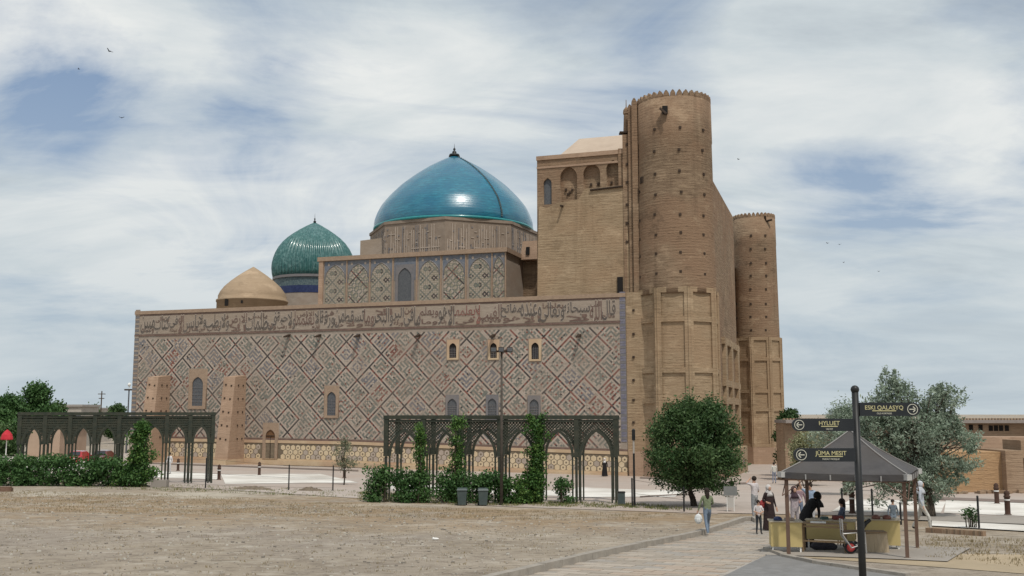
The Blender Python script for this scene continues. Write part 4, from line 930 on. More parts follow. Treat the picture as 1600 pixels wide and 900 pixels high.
# ================================================================ arcades
def arcade(name, label, xa, xb, Ya, Yb, nb, ytop, yspr, yapex, dep, dense, thick=.16):
    A, Bp = on(xa, Ya), on(xb, Yb); d = Vector((Bp.x-A.x, Bp.y-A.y, 0)); ln = d.length; d.normalize(); n = Vector((d.y, -d.x, 0))
    t = thing(name, label, 'arcade', A.lerp(Bp, .5)); zt_ = Wp(xa, ytop, Ya).z; zs_ = Wp(xa, yspr, Ya).z; za_ = Wp(xa, yapex, Ya).z; bw = ln/nb
    MM = Matrix(((d.x, -n.x, 0), (d.y, -n.y, 0), (0, 0, 1)))
    for row in (0, 1):
        o = A-n*dep*row
        for k in range(nb+1):
            p = o+d*bw*k; g = gz(p.x, p.y)-.15; mb = MB()
            for sx in (-.13, .13):
                if (k == 0 and sx < 0) or (k == nb and sx > 0): sx = 0
                mb.box(Vector((p.x, p.y, (g+zs_)/2))+d*sx*1.6, (.085, .085, zs_-g), M=MM)
            mb.box(Vector((p.x, p.y, (zs_+zt_)/2)), (.24, .2, zt_-zs_-.02), M=MM); mb.box(Vector((p.x, p.y, (g+zs_)/2)), (.12, .12, zs_-g-.01), M=MM)
            mb.build('post', M['iron'], t)
        for k in range(nb):
            pc = o+d*bw*(k+.5); hw = bw/2-.13; Mx = frame((pc.x, pc.y, 0), d, n); rimo = .13
            oa = arch(0, hw, zs_, zs_+.05, za_+.1); ia = arch(0, hw-rimo, zs_, zs_+.03, za_-.06)
            loop = oa[:]+ia[::-1]
            pn = plate(loop, [], thick, Mx, 'arch_rib', M['iron'], t)
            # spandrel lattice
            mb = MB(); st = .17 if not dense else .13; tk = .036 if not dense else .05; zt2 = zt_-.26
            def inside(x, z):
                if abs(x) > hw or z > zt2 or z < zs_+.1: return False
                f_ = (z-zs_)/(za_+.1-zs_)
                return f_ >= 1 or abs(x) > hw*archx(f_)
            kmax = int((bw+zt2-zs_)/st)+2
            for sgn in (1, -1):
                for q in range(-kmax, kmax):
                    run = None; S_ = 40
                    for i in range(S_+1):
                        z = zs_+(zt2-zs_)*i/S_; x = q*st+sgn*(z-zs_)
                        ok = inside(x, z)
                        if ok and run is None: run = (x, z)
                        if run is not None and (not ok or i == S_):
                            e_ = (x, z)
                            if e_[1]-run[1] > .06:
                                a_ = pc+d*run[0]; b2 = pc+d*e_[0]; mb.tube((a_.x, a_.y, run[1]), (b2.x, b2.y, e_[1]), tk*.6, n=4, cap=False)
                            run = None
            if dense:
                z = za_-.5
                while z < zt2:
                    hx_ = hw
                    if z > za_+.12: mb.box(Vector((pc.x, pc.y, z)), (2*hw, .06, .10), M=MM)
                    else:
                        f_ = min(1, max(0, (z-zs_)/(za_+.1-zs_))); xi = hw*archx(f_)
                        for sg in (-1, 1): mb.box(Vector((pc.x, pc.y, z))+d*sg*(xi+hw)/2, (hw-xi, .06, .10), M=MM)
                    z += .155
            mb.build('lattice', M['iron'], t, kind='stuff')
        mb = MB(); q = o+d*ln/2; mb.box(Vector((q.x, q.y, zt_-.1)), (ln+.3, .24, .2), M=MM); mb.box(Vector((q.x, q.y, zt_-.3)), (ln+.1, .14, .1), M=MM); mb.build('top_beam', M['iron'], t)
    for k in range(nb+1):
        p = A+d*bw*k-n*dep/2; mb = MB(); mb.box(Vector((p.x, p.y, zt_-.12)), (.12, dep-.22, .15), M=MM); mb.build('cross_beam', M['iron'], t)
    return t
arcade('iron_arcade', 'dark green iron arcade with pointed arches, in the middle, overgrown with vines', 602, 963, 54.8, 53.2, 6, 649, 713, 672, 2.6, False)
arcade('iron_arcade', 'dark iron arcade with pointed arches on the left, behind the clipped hedge', 25, 330, 63.6, 67.4, 8, 644, 695, 667, 2.4, True)
# ================================================================ masts, posts, bins, bollards
p = on(783.5, 52.0); t = thing('lamp_mast', 'tall thin mast with a floodlight crossbar in front of the arcade', 'lamp mast', p)
zt_ = Wp(786, 546, 52).z; mb = MB(); mb.path([p-Vector((0, 0, .2)), Vector((p.x, p.y, zt_))], [.085, .055], 10); mb.build('pole', mat('rusty_grey', (.06, .05, .042), (.10, .085, .07), 3), t, smooth=True)
mb = MB(); mb.box((p.x, p.y, zt_-.1), (1.15, .1, .1)); mb.build('crossbar', M['oldwood'], t)
for dx in (-.42, -.02, .42):
    mb = MB(); mb.box((p.x+dx, p.y-.12, zt_-.02), (.3, .22, .26)); f_ = mb.build('floodlight', M['oldwood'], t)
    mb = MB(); mb.box((p.x+dx, p.y-.235, zt_-.02), (.25, .02, .2)); mb.build('glass', M['grille'], f_)
p = on(991.5, 50.5); t = thing('lamp_post', 'slim black lamp post with a pale band, left of the dark round tree', 'lamp post', p)
zt_ = Wp(991, 672, 50.5).z; mb = MB(); mb.tube(p-Vector((0, 0, .1)), (p.x, p.y, zt_-1.15), .06, .05); mb.build('pole', M['black'], t)
mb = MB(); mb.tube((p.x, p.y, zt_-1.15), (p.x, p.y, zt_-.5), .05); mb.build('pale_band', mat('pale_grey', (.4, .36, .32)), t)
mb = MB(); mb.tube((p.x, p.y, zt_-.5), (p.x, p.y, zt_), .085, .085); mb.tube((p.x, p.y, zt_), (p.x, p.y, zt_+.06), .1, .03); mb.build('lamp_head', M['black'], t)
p = on(155, 205); t = thing('utility_pole', 'thin far utility pole with two crossarms left of the tiled wall', 'utility pole', p); zt_ = Wp(155, 611, 205).z
mb = MB(); mb.tube(p-Vector((0, 0, .3)), (p.x, p.y, zt_), .16, .12); mb.build('pole', M['bark'], t)
mb = MB(); mb.box((p.x, p.y, zt_-.6), (1.5, .16, .16)); mb.box((p.x, p.y, zt_-1.5), (1.1, .16, .16)); mb.build('crossarm', M['bark'], t)
p = on(197, 150); t = thing('street_lamp', 'street lamp with a wide flat head just left of the tiled wall', 'street lamp', p); zt_ = Wp(197, 609, 150).z
mb = MB(); mb.tube(p-Vector((0, 0, .3)), (p.x, p.y, zt_), .14, .1); mb.build('pole', M['grille'], t)
mb = MB(); mb.box((p.x, p.y, zt_), (1.3, .4, .22)); mb.build('lamp_head', M['oldwood'], t); mb = MB(); mb.ball((p.x, p.y, zt_+.75), (.25, .25, .3)); mb.tube((p.x, p.y, zt_), (p.x, p.y, zt_+.6), .05); mb.build('lamp_globe', mat('white_globe', (.75, .75, .72)), t)
# far roofs on the left
for k, (xa, xb, yt, Y, c_, lab) in enumerate(((92, 124, 632, 190, (.42, .38, .33), 'grey flat-roofed house far away right of the left trees'), (122, 152, 637, 235, (.5, .44, .38), 'pale low house far away below the utility pole'), (40, 92, 660, 128, (.48, .35, .26), 'long ochre building glimpsed through the left arcade arches'))):
    a, b_ = on(xa, Y), on(xb, Y); zt_ = Wp(xa, yt, Y).z; t = thing('house', lab, 'house', a.lerp(b_, .5)); cm = mat('plaster%d' % k, c_, tuple(x*.85 for x in c_), .5)
    mb = MB(); mb.hexa([(a.x, Y, a.z-1), (b_.x, Y, a.z-1), (b_.x, Y+8, a.z-1), (a.x, Y+8, a.z-1)], [(a.x, Y, zt_-.4), (b_.x, Y, zt_-.4), (b_.x, Y+8, zt_-.4), (a.x, Y+8, zt_-.4)]); mb.build('wall', cm, t)
    mb = MB(); mb.box(((a.x+b_.x)/2, Y+4, zt_-.2), (b_.x-a.x+.6, 8.6, .4)); mb.build('roof', mat('roof%d' % k, (.3, .28, .26), (.36, .33, .3), 1), t)
    for q in range(4 if k < 2 else 0):
        x = a.x+(b_.x-a.x)*(q+.5)/4; mb = MB(); mb.box((x, Y-.02, zt_-2.0), (.9, .1, 1.1)); mb.build('window', M['grille'], t)
# parasol and cars glimpsed on the left
M['red'] = mat('red_cloth', (.42, .02, .035), (.5, .04, .05), 2); M['carred'] = mat('car_red', (.35, .012, .02), rough=.25, coat=1.0); M['cardark'] = mat('car_maroon', (.11, .025, .02), rough=.25, coat=1.0); M['glass'] = mat('car_glass', (.02, .025, .03), rough=.08, spec=.6); M['tyre'] = mat('tyre', (.015, .015, .016)); M['white'] = mat('white_paint', (.72, .71, .68)); M['lampw'] = mat('lamp_lens', (.8, .8, .75), rough=.2)
p = on(8, 100); t = thing('parasol', 'red parasol at the far left edge beside the arcade', 'parasol', p); zc_ = Wp(8, 672, 100).z
mb = MB(); mb.tube(p, (p.x, p.y, zc_), .05); mb.build('pole', M['white'], t)
mb = MB(); mb.lathe((p.x, p.y, zc_-1.25), [(.55, 0.3), (.57, .4), (.48, .8), (.25, 1.12), (.03, 1.3)], 12); mb.build('canopy', M['red'], t)
mb = MB(); mb.box((p.x-.5, p.y-2, gz(p.x, p.y-2)+.45), (5.0, .5, .9)); tag(mb.build('barrier_block', M['slab']), 'pale low barrier block under the red parasol', 'barrier')
def car(label, px, Y, m):
    p = on(px, Y); t = thing('parked_car', label, 'car', p); z = p.z
    mb = MB(); secs = [(-2.0, .35, .72, .70), (-1.9, .28, .86, .80), (-.9, .25, .95, .85), (-.55, .25, 1.38, .66), (.6, .25, 1.42, .68), (1.3, .25, 1.0, .84), (1.95, .28, .92, .8), (2.05, .38, .75, .72)]
    vs = []
    for y, zl_, zh, hw in secs:
        for x, zz_ in ((-hw, zl_+.05), (-hw*1.03, .6), (-hw*(1 if zh < 1.1 else .95), zh-.08), (-hw*.7, zh), (hw*.7, zh), (hw*(1 if zh < 1.1 else .95), zh-.08), (hw*1.03, .6), (hw, zl_+.05)): vs.append((p.x+x, p.y+y, z+zz_))
    n = 8; fs = [(j*n+k, j*n+(k+1) % n, (j+1)*n+(k+1) % n, (j+1)*n+k) for j in range(len(secs)-1) for k in range(n)]+[tuple(range(n)), tuple(reversed(range((len(secs)-1)*n, len(secs)*n)))]
    mb.add(vs, [f[::-1] for f in fs]); mb.build('body', m, t, smooth=False)
    mb = MB(); mb.face([(p.x-.6, p.y-.93, z+.99), (p.x+.6, p.y-.93, z+.99), (p.x+.5, p.y-.58, z+1.34), (p.x-.5, p.y-.58, z+1.34)]); mb.build('windscreen', M['glass'], t)
    for sx in (-1, 1):
        mb = MB(); mb.ball((p.x+sx*.55, p.y-1.96, z+.68), (.16, .08, .1), 8); mb.build('headlight', M['lampw'], t)
        for sy in (-1.25, 1.3):
            mb = MB(); mb.tube((p.x+sx*.68, p.y+sy, z+.31), (p.x+sx*.86, p.y+sy, z+.31), .31, n=16); wh = mb.build('wheel', M['tyre'], t)
            mb = MB(); mb.tube((p.x+sx*.87, p.y+sy, z+.31), (p.x+sx*.875, p.y+sy, z+.31), .19, n=12); mb.build('rim', M['white'], wh)
car('bright red car seen through the third arch of the left arcade', 121, 104, M['carred'])
car('dark maroon car seen through the fourth arch of the left arcade', 160, 108, M['cardark'])
# bollards
M['bollard'] = mat('bollard_brown', (.05, .026, .018), (.075, .042, .03), 4)
bol = [(342, 750, 'brown bollard just right of the left arcade'), (405, 743, 'brown bollard in front of the small arched door, left of it'), (538, 747, 'brown bollard beside the thin sapling'), (278, 736, 'brown bollard seen through the right end of the left arcade'), (1575, 806, 'brown bollard at the right edge, nearer of the pair by the ruin'), (1558, 788, 'brown bollard against the ruin wall, farther of the pair'), (1110, 762, 'brown bollard behind the dark round tree'), (1332, 803, 'brown bollard behind the seated vendor in the kiosk'), (1077, 768, 'brown bollard just left of the dark tree trunk')]
proto = None
for px, py, lab in bol:
    q = G(px, py)
    if proto is None:
        proto = thing('bollard', lab, 'bollard', (0, 0, 0), group='brown bollards around the plaza'); mb = MB(); mb.lathe((0, 0, 0), [(.16, -.1), (.16, .06), (.115, .09), (.115, .78), (.14, .8), (.14, .86), (.1, .88), (.13, .96), (.09, 1.05), (.02, 1.1)], 14); mb.build('shaft', M['bollard'], proto, smooth=True); mb = MB(); mb.lathe((0, 0, 0), [(.121, .66), (.121, .72)], 14); mb.build('ring', M['white'], proto)
        proto.location = q
    else: copy_tree(proto, q, 0, lab)
# bins
M['bin'] = mat('bin_grey', (.055, .075, .075), (.075, .095, .092), 3, rough=.5)
bp_ = None
for px, lab in ((722, 'grey wheelie bin, left of the pair before the arcade'), (754.5, 'dark green-grey wheelie bin, right of the pair before the arcade')):
    q = on(px, 51.8)
    if bp_ is None:
        bp_ = thing('wheelie_bin', lab, 'bin', (0, 0, 0), group='bins before the arcade')
        mb = MB(); mb.hexa([(-.22, -.22, .06), (.22, -.22, .06), (.22, .24, .06), (-.22, .24, .06)], [(-.28, -.3, .88), (.28, -.3, .88), (.28, .3, .88), (-.28, .3, .88)]); mb.build('body', M['bin'], bp_)
        mb = MB(); mb.hexa([(-.31, -.34, .885), (.31, -.34, .885), (.31, .32, .885), (-.31, .32, .885)], [(-.27, -.28, .97), (.27, -.28, .97), (.27, .32, 1.0), (-.27, .32, 1.0)]); mb.build('lid', M['bin'], bp_)
        for sx in (-.25, .25): mb = MB(); mb.tube((sx-.03, .25, .09), (sx+.03, .25, .09), .1, n=12); mb.build('wheel', M['tyre'], bp_)
        bp_.location = q; bp_.scale = (.88,)*3
    else: copy_tree(bp_, q, .1, lab, (.88,)*3)
q = on(971, 51.5); t = thing('waste_bin', 'small square grey waste bin at the right end of the arcade', 'bin', q); mb = MB(); mb.box(q+Vector((0, 0, .36)), (.34, .34, .6)); mb.build('body', M['bin'], t); mb = MB(); mb.box(q+Vector((0, 0, .68)), (.38, .38, .05)); mb.build('rim', M['black'], t); mb = MB(); mb.box(q+Vector((0, 0, .03)), (.2, .2, .1)); mb.build('foot', M['black'], t)
# wire fences
def fence(label, pts, ytops, wires=True):
    q = [G(px, py) for px, py in pts]; t = thing('wire_fence', label, 'fence', q[0].lerp(q[-1], .5)); tops = []
    for (px, py), g, yt in zip(pts, q, ytops):
        zt_ = Wp(px, yt, g.y).z; mb = MB(); mb.tube(g-Vector((0, 0, .15)), (g.x, g.y, zt_), .04, n=8); mb.ball((g.x, g.y, zt_), .045, 8); mb.build('post', M['black'], t); tops.append(Vector((g.x, g.y, zt_)))
    if wires:
        mb = MB()
        for a, b_, ga, gb_ in zip(tops, tops[1:], q, q[1:]):
            for f_ in (.97, .5, .12): mb.tube(ga.lerp(a, f_), gb_.lerp(b_, f_), .007, n=4)
        mb.build('wire', M['black'], t)
    return t
fence('thin wire fence with black posts along the far edge of the dirt field', [(261, 758), (321, 763), (451, 766), (520, 767)], [716, 716, 727, 728])
fence('black fence posts behind the kiosk, left of the silver tree trunk', [(1317, 812), (1364, 815), (1408, 820)], [764, 765, 786])
mb_f = fence('single thin dark post at the field edge, right of the waste bin', [(988, 793), (1069, 800)], [748, 762])
mb_f['label'] = 'two thin dark posts with wire at the field edge, left of the dark tree trunk'
fence('single black post beside the small shrub on the right', [(1530, 827)], [776], False)
# information board
q = G(1142, 800); t = thing('information_board', 'grey information board on thin white legs beside the path', 'information board', q); zt_ = Wp(1142, 760, q.y).z; zb2 = Wp(1142, 774.5, q.y).z
mb = MB(); mb.box((q.x, q.y, (zt_+zb2)/2), (.62, .05, zt_-zb2)); mb.build('panel', mat('board_grey', (.16, .17, .165), (.2, .2, .195), 2), t)
for dx in (-.16, .16): mb = MB(); mb.tube((q.x+dx, q.y+.03, q.z-.05), (q.x+dx, q.y+.03, zb2+.1), .02); mb.build('leg', M['white'], t)
mb = MB(); mb.box((q.x, q.y+.03, q.z+.45), (.32, .03, .5)); mb.build('lower_plate', mat('pale_plate', (.42, .4, .37)), t)
# ================================================================ white slabs and plaza lines
def gq(pts, off=0): return [G(x, y) for x, y in pts]
sheet('white_paving', gq([(352, 757), (560, 755), (500, 741), (345, 742)]), M['slab'], .04, 20, 8)
sheet('white_paving', gq([(190, 745), (340, 750), (345, 742), (190, 732)]), M['slab'], .04, 20, 8)
sheet('white_paving', gq([(20, 733), (200, 738), (200, 722), (20, 714)]), M['slab'], .04, 20, 8)
sheet('white_paving', gq([(880, 778), (1055, 777), (1068, 768), (900, 762)]), M['slab'], .04, 20, 8)
sheet('white_paving', gq([(615, 767), (880, 776), (890, 768), (640, 758)]), M['slab'], .04, 20, 8)
sheet('white_paving', gq([(1475, 803), (1660, 810), (1640, 786), (1478, 783)]), M['slab'], .045, 20, 8)
sheet('white_paving', gq([(1300, 800), (1470, 803), (1478, 785), (1330, 781)]), M['slab'], .045, 20, 8)
sheet('white_paving', gq([(1456, 823), (1640, 834), (1640, 824), (1456, 815)]), M['slab'], .045, 20, 4)
sheet('plaza_road', gq([(1380, 812), (1680, 824), (1680, 811), (1380, 803)]), M['concrete'], .05, 20, 4)
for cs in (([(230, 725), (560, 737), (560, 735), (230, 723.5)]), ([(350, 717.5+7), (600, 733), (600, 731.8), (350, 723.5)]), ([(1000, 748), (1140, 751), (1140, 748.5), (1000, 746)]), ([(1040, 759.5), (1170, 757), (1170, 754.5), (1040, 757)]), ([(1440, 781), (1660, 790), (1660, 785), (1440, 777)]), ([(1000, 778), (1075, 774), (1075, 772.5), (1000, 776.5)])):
    sheet('paving_border', gq(cs), M['darkline'], .06, 20, 2)
# field rim: low soil bank and pale strip
# ================================================================ path, kerbs, pavers
K0, K1 = G(828, 900), G(1166, 815); kd = Vector((K1.x-K0.x, K1.y-K0.y, 0)); kl = kd.length; kd.normalize(); kn = Vector((kd.y, -kd.x, 0))
def KP(p_, q_, z=0): v = Vector((K0.x, K0.y, 0))+kd*p_+kn*q_; v.z = gz(v.x, v.y)+z; return v
path = sheet('path', [KP(-8, 0), KP(-8, 4.6), KP(kl+1.0, 3.4), KP(kl+1.0, 0)], M['concrete'], .015, 6, 40)
pm = [mat('paver%d' % k, c_, tuple(x*.88 for x in c_), 3, bump=.3) for k, c_ in enumerate(((.36, .31, .255), (.41, .355, .295), (.33, .285, .235), (.39, .315, .25), (.33, .30, .265)))]
pmesh = []
for k in range(5):
    m1 = MB(); m1.hexa([(-.385, -.19, -.03), (.385, -.19, -.03), (.385, .19, -.03), (-.385, .19, -.03)], [(-.375, -.18, .012), (.375, -.18, .012), (.375, .18, .012), (-.375, .18, .012)])
    o = m1.build('paver', pm[k]); pmesh.append(o.data); bpy.data.objects.remove(o)
az = math.atan2(kn.y, kn.x); cnt = 0
for j in range(int((kl+7)/.4)):
    for i in range(7):
        p_ = -6+j*.4; q_ = .35+i*.79+(j % 2)*.39
        if q_ > 4.2-.05*(p_+6): continue
        v = KP(p_, q_, .022); X, Y = proj(v)
        if Y > 915 or X > 1620: continue
        if Y > 862 and X > 1130+(900-Y)*1.75: continue          # dark asphalt begins here
        if cnt >= 300: continue
        o = bpy.data.objects.new('paver', random.choice(pmesh)); C.objects.link(o); o.parent = path; o.location = v+Vector((0, 0, random.uniform(-.003, .004)))
        g1 = gz(v.x+kd.x*.5, v.y+kd.y*.5)-gz(v.x-kd.x*.5, v.y-kd.y*.5); g2 = gz(v.x+kn.x*.5, v.y+kn.y*.5)-gz(v.x-kn.x*.5, v.y-kn.y*.5)
        o.rotation_euler = (math.atan(g1)+random.gauss(0, .004), -math.atan(g2)+random.gauss(0, .004), az+random.gauss(0, .01)); cnt += 1
print('pavers', cnt)
def kerb(name, pts, w_, h_, m, seg=1.0):
    par = None; tot = 0
    for a, b_ in zip(pts, pts[1:]):
        d = Vector((b_.x-a.x, b_.y-a.y, 0)); n = max(1, int(round(d.length/seg))); d1 = d.normalized(); s_ = Vector((d1.y, -d1.x, 0))*w_/2
        for k in range(n):
            p = a+d*(k/n); q = a+d*((k+1)/n)-d1*.015; p = Vector((p.x, p.y, gz(p.x, p.y))); q = Vector((q.x, q.y, gz(q.x, q.y))); hh = Vector((0, 0, h_+random.uniform(-.008, .008))); dn = Vector((0, 0, -.15)); ins = .88
            m1 = MB(); m1.hexa([p+s_+dn, q+s_+dn, q-s_+dn, p-s_+dn], [p+s_*ins+hh, q+s_*ins+hh, q-s_*ins+hh, p-s_*ins+hh])
            if par is None: par = m1.build(name, m, kind='structure')
            else: m1.build('kerb_stone', m, par)
    return par
kerb('kerb', [KP(-8, -.12), KP(kl, -.12), KP(kl+.3, .25), G(1184, 818)], .26, .20, M['kerb'])
# asphalt and its kerb towards the kiosk
sheet('asphalt', gq([(1110, 912), (1480, 912), (1330, 889), (1205, 866)]), M['asphalt'], .03, 14, 10)
kerb('kerb', gq([(1197, 860), (1225, 871), (1275, 882), (1330, 890), (1420, 903)]), .2, .1, M['kerb'], .7)
kerb('kerb', gq([(1100, 906), (1150, 893), (1197, 862)]), .22, .02, M['concrete'], .8)
sheet('sand_verge', gq([(1235, 871), (1700, 905), (1700, 868), (1440, 866)]), M['sand'], .012, 20, 12)
# brick edging on the right
eA, eB = G(1450, 832), G(1540, 838); t = thing('brick_edging', 'low row of upright bricks edging the soil right of the kiosk', 'edging', eA.lerp(eB, .5)); bmx = [mat('edge_brick%d' % k, c_, tuple(x*.8 for x in c_), 5) for k, c_ in enumerate(((.30, .2, .13), (.35, .25, .17), (.22, .16, .11)))]
nbk = 30; d = (eB-eA); az2 = math.atan2(d.y, d.x); bms = []
for k in range(3):
    m1 = MB(); m1.hexa([(-.034, -.1, -.1), (.034, -.1, -.1), (.034, .1, -.1), (-.034, .1, -.1)], [(-.032, -.09, .17), (.032, -.09, .17), (.032, .09, .17), (-.032, .09, .17)]); o = m1.build('brick', bmx[k]); bms.append(o.data); bpy.data.objects.remove(o)
for k in range(nbk):
    p = eA+d*(k/nbk); o = bpy.data.objects.new('brick', random.choice(bms)); C.objects.link(o); o.parent = t; o.location = Vector((p.x, p.y, gz(p.x, p.y)))-t.location; o.rotation_euler = (0, random.gauss(0, .04), az2)
q = G(1519, 826); bush('shrub', 'small dark green shrub beside the single black post', 'shrub', [(q+Vector((random.uniform(-.22, .22), random.uniform(-.2, .2), random.uniform(.25, .72))), (.18, .18, .17)) for _ in range(12)], M['hedge'], 800, .1)
# ================================================================ ruin on the right
t0 = on(1540, 70); M['ruin'] = brickmat('ruin_brick', (.24, .16, .105), (.36, .255, .17), (.36, .26, .18), (.2, .14, .09)); M['ruin_o'] = brickmat('ruin_ochre', (.38, .235, .125), (.45, .295, .165), (.40, .26, .15), (.26, .17, .1))
rn = thing('fortress_wall', 'long ruined brick fortress wall with a corrugated roof edge on the right', 'wall', t0)
def rbox(xa, xb, yt, Y, dep, m, nm, par=rn, yb=None):
    a, b_ = Wp(xa, 645, Y), Wp(xb, 645, Y); z0 = gz(a.x, Y)-1 if yb is None else Wp(xa, yb, Y).z; zt_ = Wp((xa+xb)/2, yt, Y).z
    mb = MB(); mb.hexa([(a.x, Y, z0), (b_.x, Y, z0), (b_.x, Y+dep, z0), (a.x, Y+dep, z0)], [(a.x, Y, zt_), (b_.x, Y, zt_), (b_.x, Y+dep, zt_), (a.x, Y+dep, zt_)]); return mb.build(nm, m, par)
rbox(1225, 1760, 658, 92, 3, M['ruin'], 'long_wall')
mb = MB(); a, b_ = Wp(1225, 656, 91.6), Wp(1760, 656, 91.6); mb.box(((a.x+b_.x)/2, 93, a.z-.15), (b_.x-a.x, 4, .28)); mb.build('roof_edge', mat('roof_grey', (.24, .21, .19), (.3, .26, .235), 2), rn)
mb = MB()
for k in range(110): x = a.x+(b_.x-a.x)*k/110; mb.box((x, 91.6, a.z+.07), (.15, .3, .14))
mb.build('roof_teeth', M['ruin'], rn, kind='stuff')
for px, py in ((1517, 668), (1532, 668), (1548, 669), (1556, 669), (1564, 669), (1573, 669)): p = Wp(px, py, 92); mb = MB(); mb.box(p, (.35, .12, .5)); mb.build('loophole', M['dark'], rn)
rbox(1488, 1760, 683, 78, 3, M['brick_pink'], 'middle_wall'); rbox(1420, 1504, 692, 76, 3, M['ruin'], 'middle_wall')
rb = rbox(1478, 1567, 706, 66, 4, M['ruin_o'], 'front_block'); rbox(1567, 1594, 704, 65.4, 4.4, M['ruin'], 'pillar'); rbox(1600, 1700, 716, 66, 4, M['ruin'], 'front_block'); rbox(1592, 1602, 688, 67, 2.5, M['ruin'], 'lintel', yb=716)
mb = MB(); rr = random.Random(8)
for k in range(60): px = rr.uniform(1470, 1640); q = on(px, 65-rr.random()*1.2); s_ = rr.uniform(.1, .3); mb.box(q+Vector((0, 0, s_*.3)), (s_*1.6, s_, s_), rr.random()*3)
mb.build('fallen_bricks', M['ruin'], rn, kind='stuff')
# ================================================================ sign post
YS = 14.0; q = Wp(1348, 898, YS); zg = gz(q.x, YS); sx, sy = q.x, YS
t = thing('signpost', 'tall black signpost with three arrow-shaped direction boards', 'signpost', (sx, sy, zg)); zt_ = Wp(1336, 612, YS).z
mb = MB(); mb.tube((sx, sy, zg-.1), (sx, sy, zt_), .052, .046, 14); mb.tube((sx, sy, zg-.05), (sx, sy, zg+.12), .1, .075, 14); mb.build('pole', M['black'], t, smooth=True)
mb = MB(); mb.ball((sx, sy, zt_+.03), .06, 12); mb.build('finial', M['black'], t, smooth=True)
M['signd'] = mat('sign_black', (.018, .021, .025), (.026, .029, .033), 3, rough=.4); M['gold'] = mat('gold_print', (.50, .46, .25), rough=.5); M['goldw'] = mat('pale_print', (.55, .54, .45), rough=.5)
def sgn(y0, y1, xr, left, title, sub):
    zc_ = (Wp(1342, y0, YS).z+Wp(1342, y1, YS).z)/2; h = abs(Wp(1342, y0, YS).z-Wp(1342, y1, YS).z); W_ = abs(xr-1342)*YS/F; dr_ = -1 if left else 1
    o = Vector((sx+dr_*.04, sy-.03, zc_)); nseg = 8; ou = [(0, -h/2), (W_-h*.42, -h/2)]+[(W_-h*.42+h*.5*math.sin(math.pi*k/nseg), -h/2*math.cos(math.pi*k/nseg)) for k in range(1, nseg)]+[(W_-h*.42, h/2), (0, h/2)]
    ou = [(dr_*x, y) for x, y in ou]
    if left: ou = ou[::-1]
    b_ = plate(ou, [], .03, frame(o, (1, 0, 0), (0, -1, 0)), 'sign_board', M['signd'], t)
    cx_ = dr_*(W_-h*.5); r_ = h*.40; mb = MB()
    for k in range(20):
        a1, a2 = 2*math.pi*k/20, 2*math.pi*(k+1)/20
        mb.face([o+Vector((cx_+q_*math.cos(a_), -.018, q_*math.sin(a_))) for q_, a_ in ((r_, a1), (r_*.87, a1), (r_*.87, a2), (r_, a2))][::-1])
    tip = cx_+dr_*r_*.6; tl = cx_-dr_*r_*.6; w_ = r_*.09
    def bar(p0, p1):
        d = Vector((p1[0]-p0[0], p1[1]-p0[1])).normalized(); n = Vector((-d.y, d.x))*w_
        mb.face([o+Vector((x, -.018, y)) for x, y in ((p0[0]+n.x, p0[1]+n.y), (p0[0]-n.x, p0[1]-n.y), (p1[0]-n.x, p1[1]-n.y), (p1[0]+n.x, p1[1]+n.y))])
    bar((tl, 0), (tip, 0)); bar((tip, 0), (tip-dr_*r_*.5, r_*.5)); bar((tip, 0), (tip-dr_*r_*.5, -r_*.5)); mb.build('arrow', M['goldw'], b_)
    for s_, hh, zo, m, wmul in ((title, .058, .006, M['gold'], .40), (sub, .022, -.058, M['goldw'], .40)):
        vs, fs = textmesh(s_, .010, 3); x0, x1 = vs[:, 0].min(), vs[:, 0].max(); k_ = hh/.72; mid = dr_*(W_*.41); wdt = (x1-x0)*k_; mb = MB()
        mb.add([o+Vector((mid-wdt/2+(x-x0)*k_, -.019, zo+y*k_-.01)) for x, y, _ in vs], fs); mb.build('lettering', m, b_)
    mb = MB(); mb.box(o+Vector((dr_*W_*.41, -.0165, -.021)), (.33 if len(title) > 6 else .23, .002, .012)); mb.build('underline', M['gold'], b_)
sgn(629, 650, 1434, False, 'ESKI QALASYQ', 'OLD FORTRESS')
sgn(654, 673.5, 1247, True, 'HYLUET', 'HILVET')
sgn(700, 721, 1248, True, 'JÜMA MESIT', 'FRIDAY MOSQUE')
# ================================================================ kiosk
LF = on(1232.5, 28.4); RF = on(1418, 27.2); ef = Vector((RF.x-LF.x, RF.y-LF.y, 0)); kw = ef.length; ef.normalize(); es = (Vector((-ef.y, ef.x, 0))+ef*.06).normalized(); kz = gz(10, 29)
def KK(a, b_, z): v = LF+ef*a+es*b_; return Vector((v.x, v.y, z))
kio = thing('kiosk', 'open market kiosk with a dark grey pyramid canopy on four brown posts', 'kiosk', KK(kw/2, kw/2, kz)); ze = 2.36; zap2 = Wp(1333, 672, 29.3).z
M['canvas'] = mat('grey_canvas', (.055, .052, .054), (.088, .083, .083), 1.1, (1, 1, 2), rough=.8, bump=.25, c3=(.075, .068, .064), patch=1.2); M['post'] = mat('brown_post', (.12, .075, .055), (.16, .10, .075), 3); M['metal'] = mat('pale_metal', (.35, .34, .33), rough=.4, metal=.3)
aK = math.atan2(ef.y, ef.x)
for a, b_ in ((0, 0), (kw, 0), (kw, kw), (0, kw)):
    p = KK(a, b_, 0); g = gz(p.x, p.y); mb = MB(); mb.box((p.x, p.y, (g+ze)/2-.1), (.095, .095, ze-g+.1), aK); po = mb.build('post', M['post'], kio); mb = MB(); mb.box((p.x, p.y, g+.02), (.18, .18, .03), aK); mb.build('base_plate', M['post'], po)
ov = .1; n = 10; vs = []; fs = []; mb = MB()
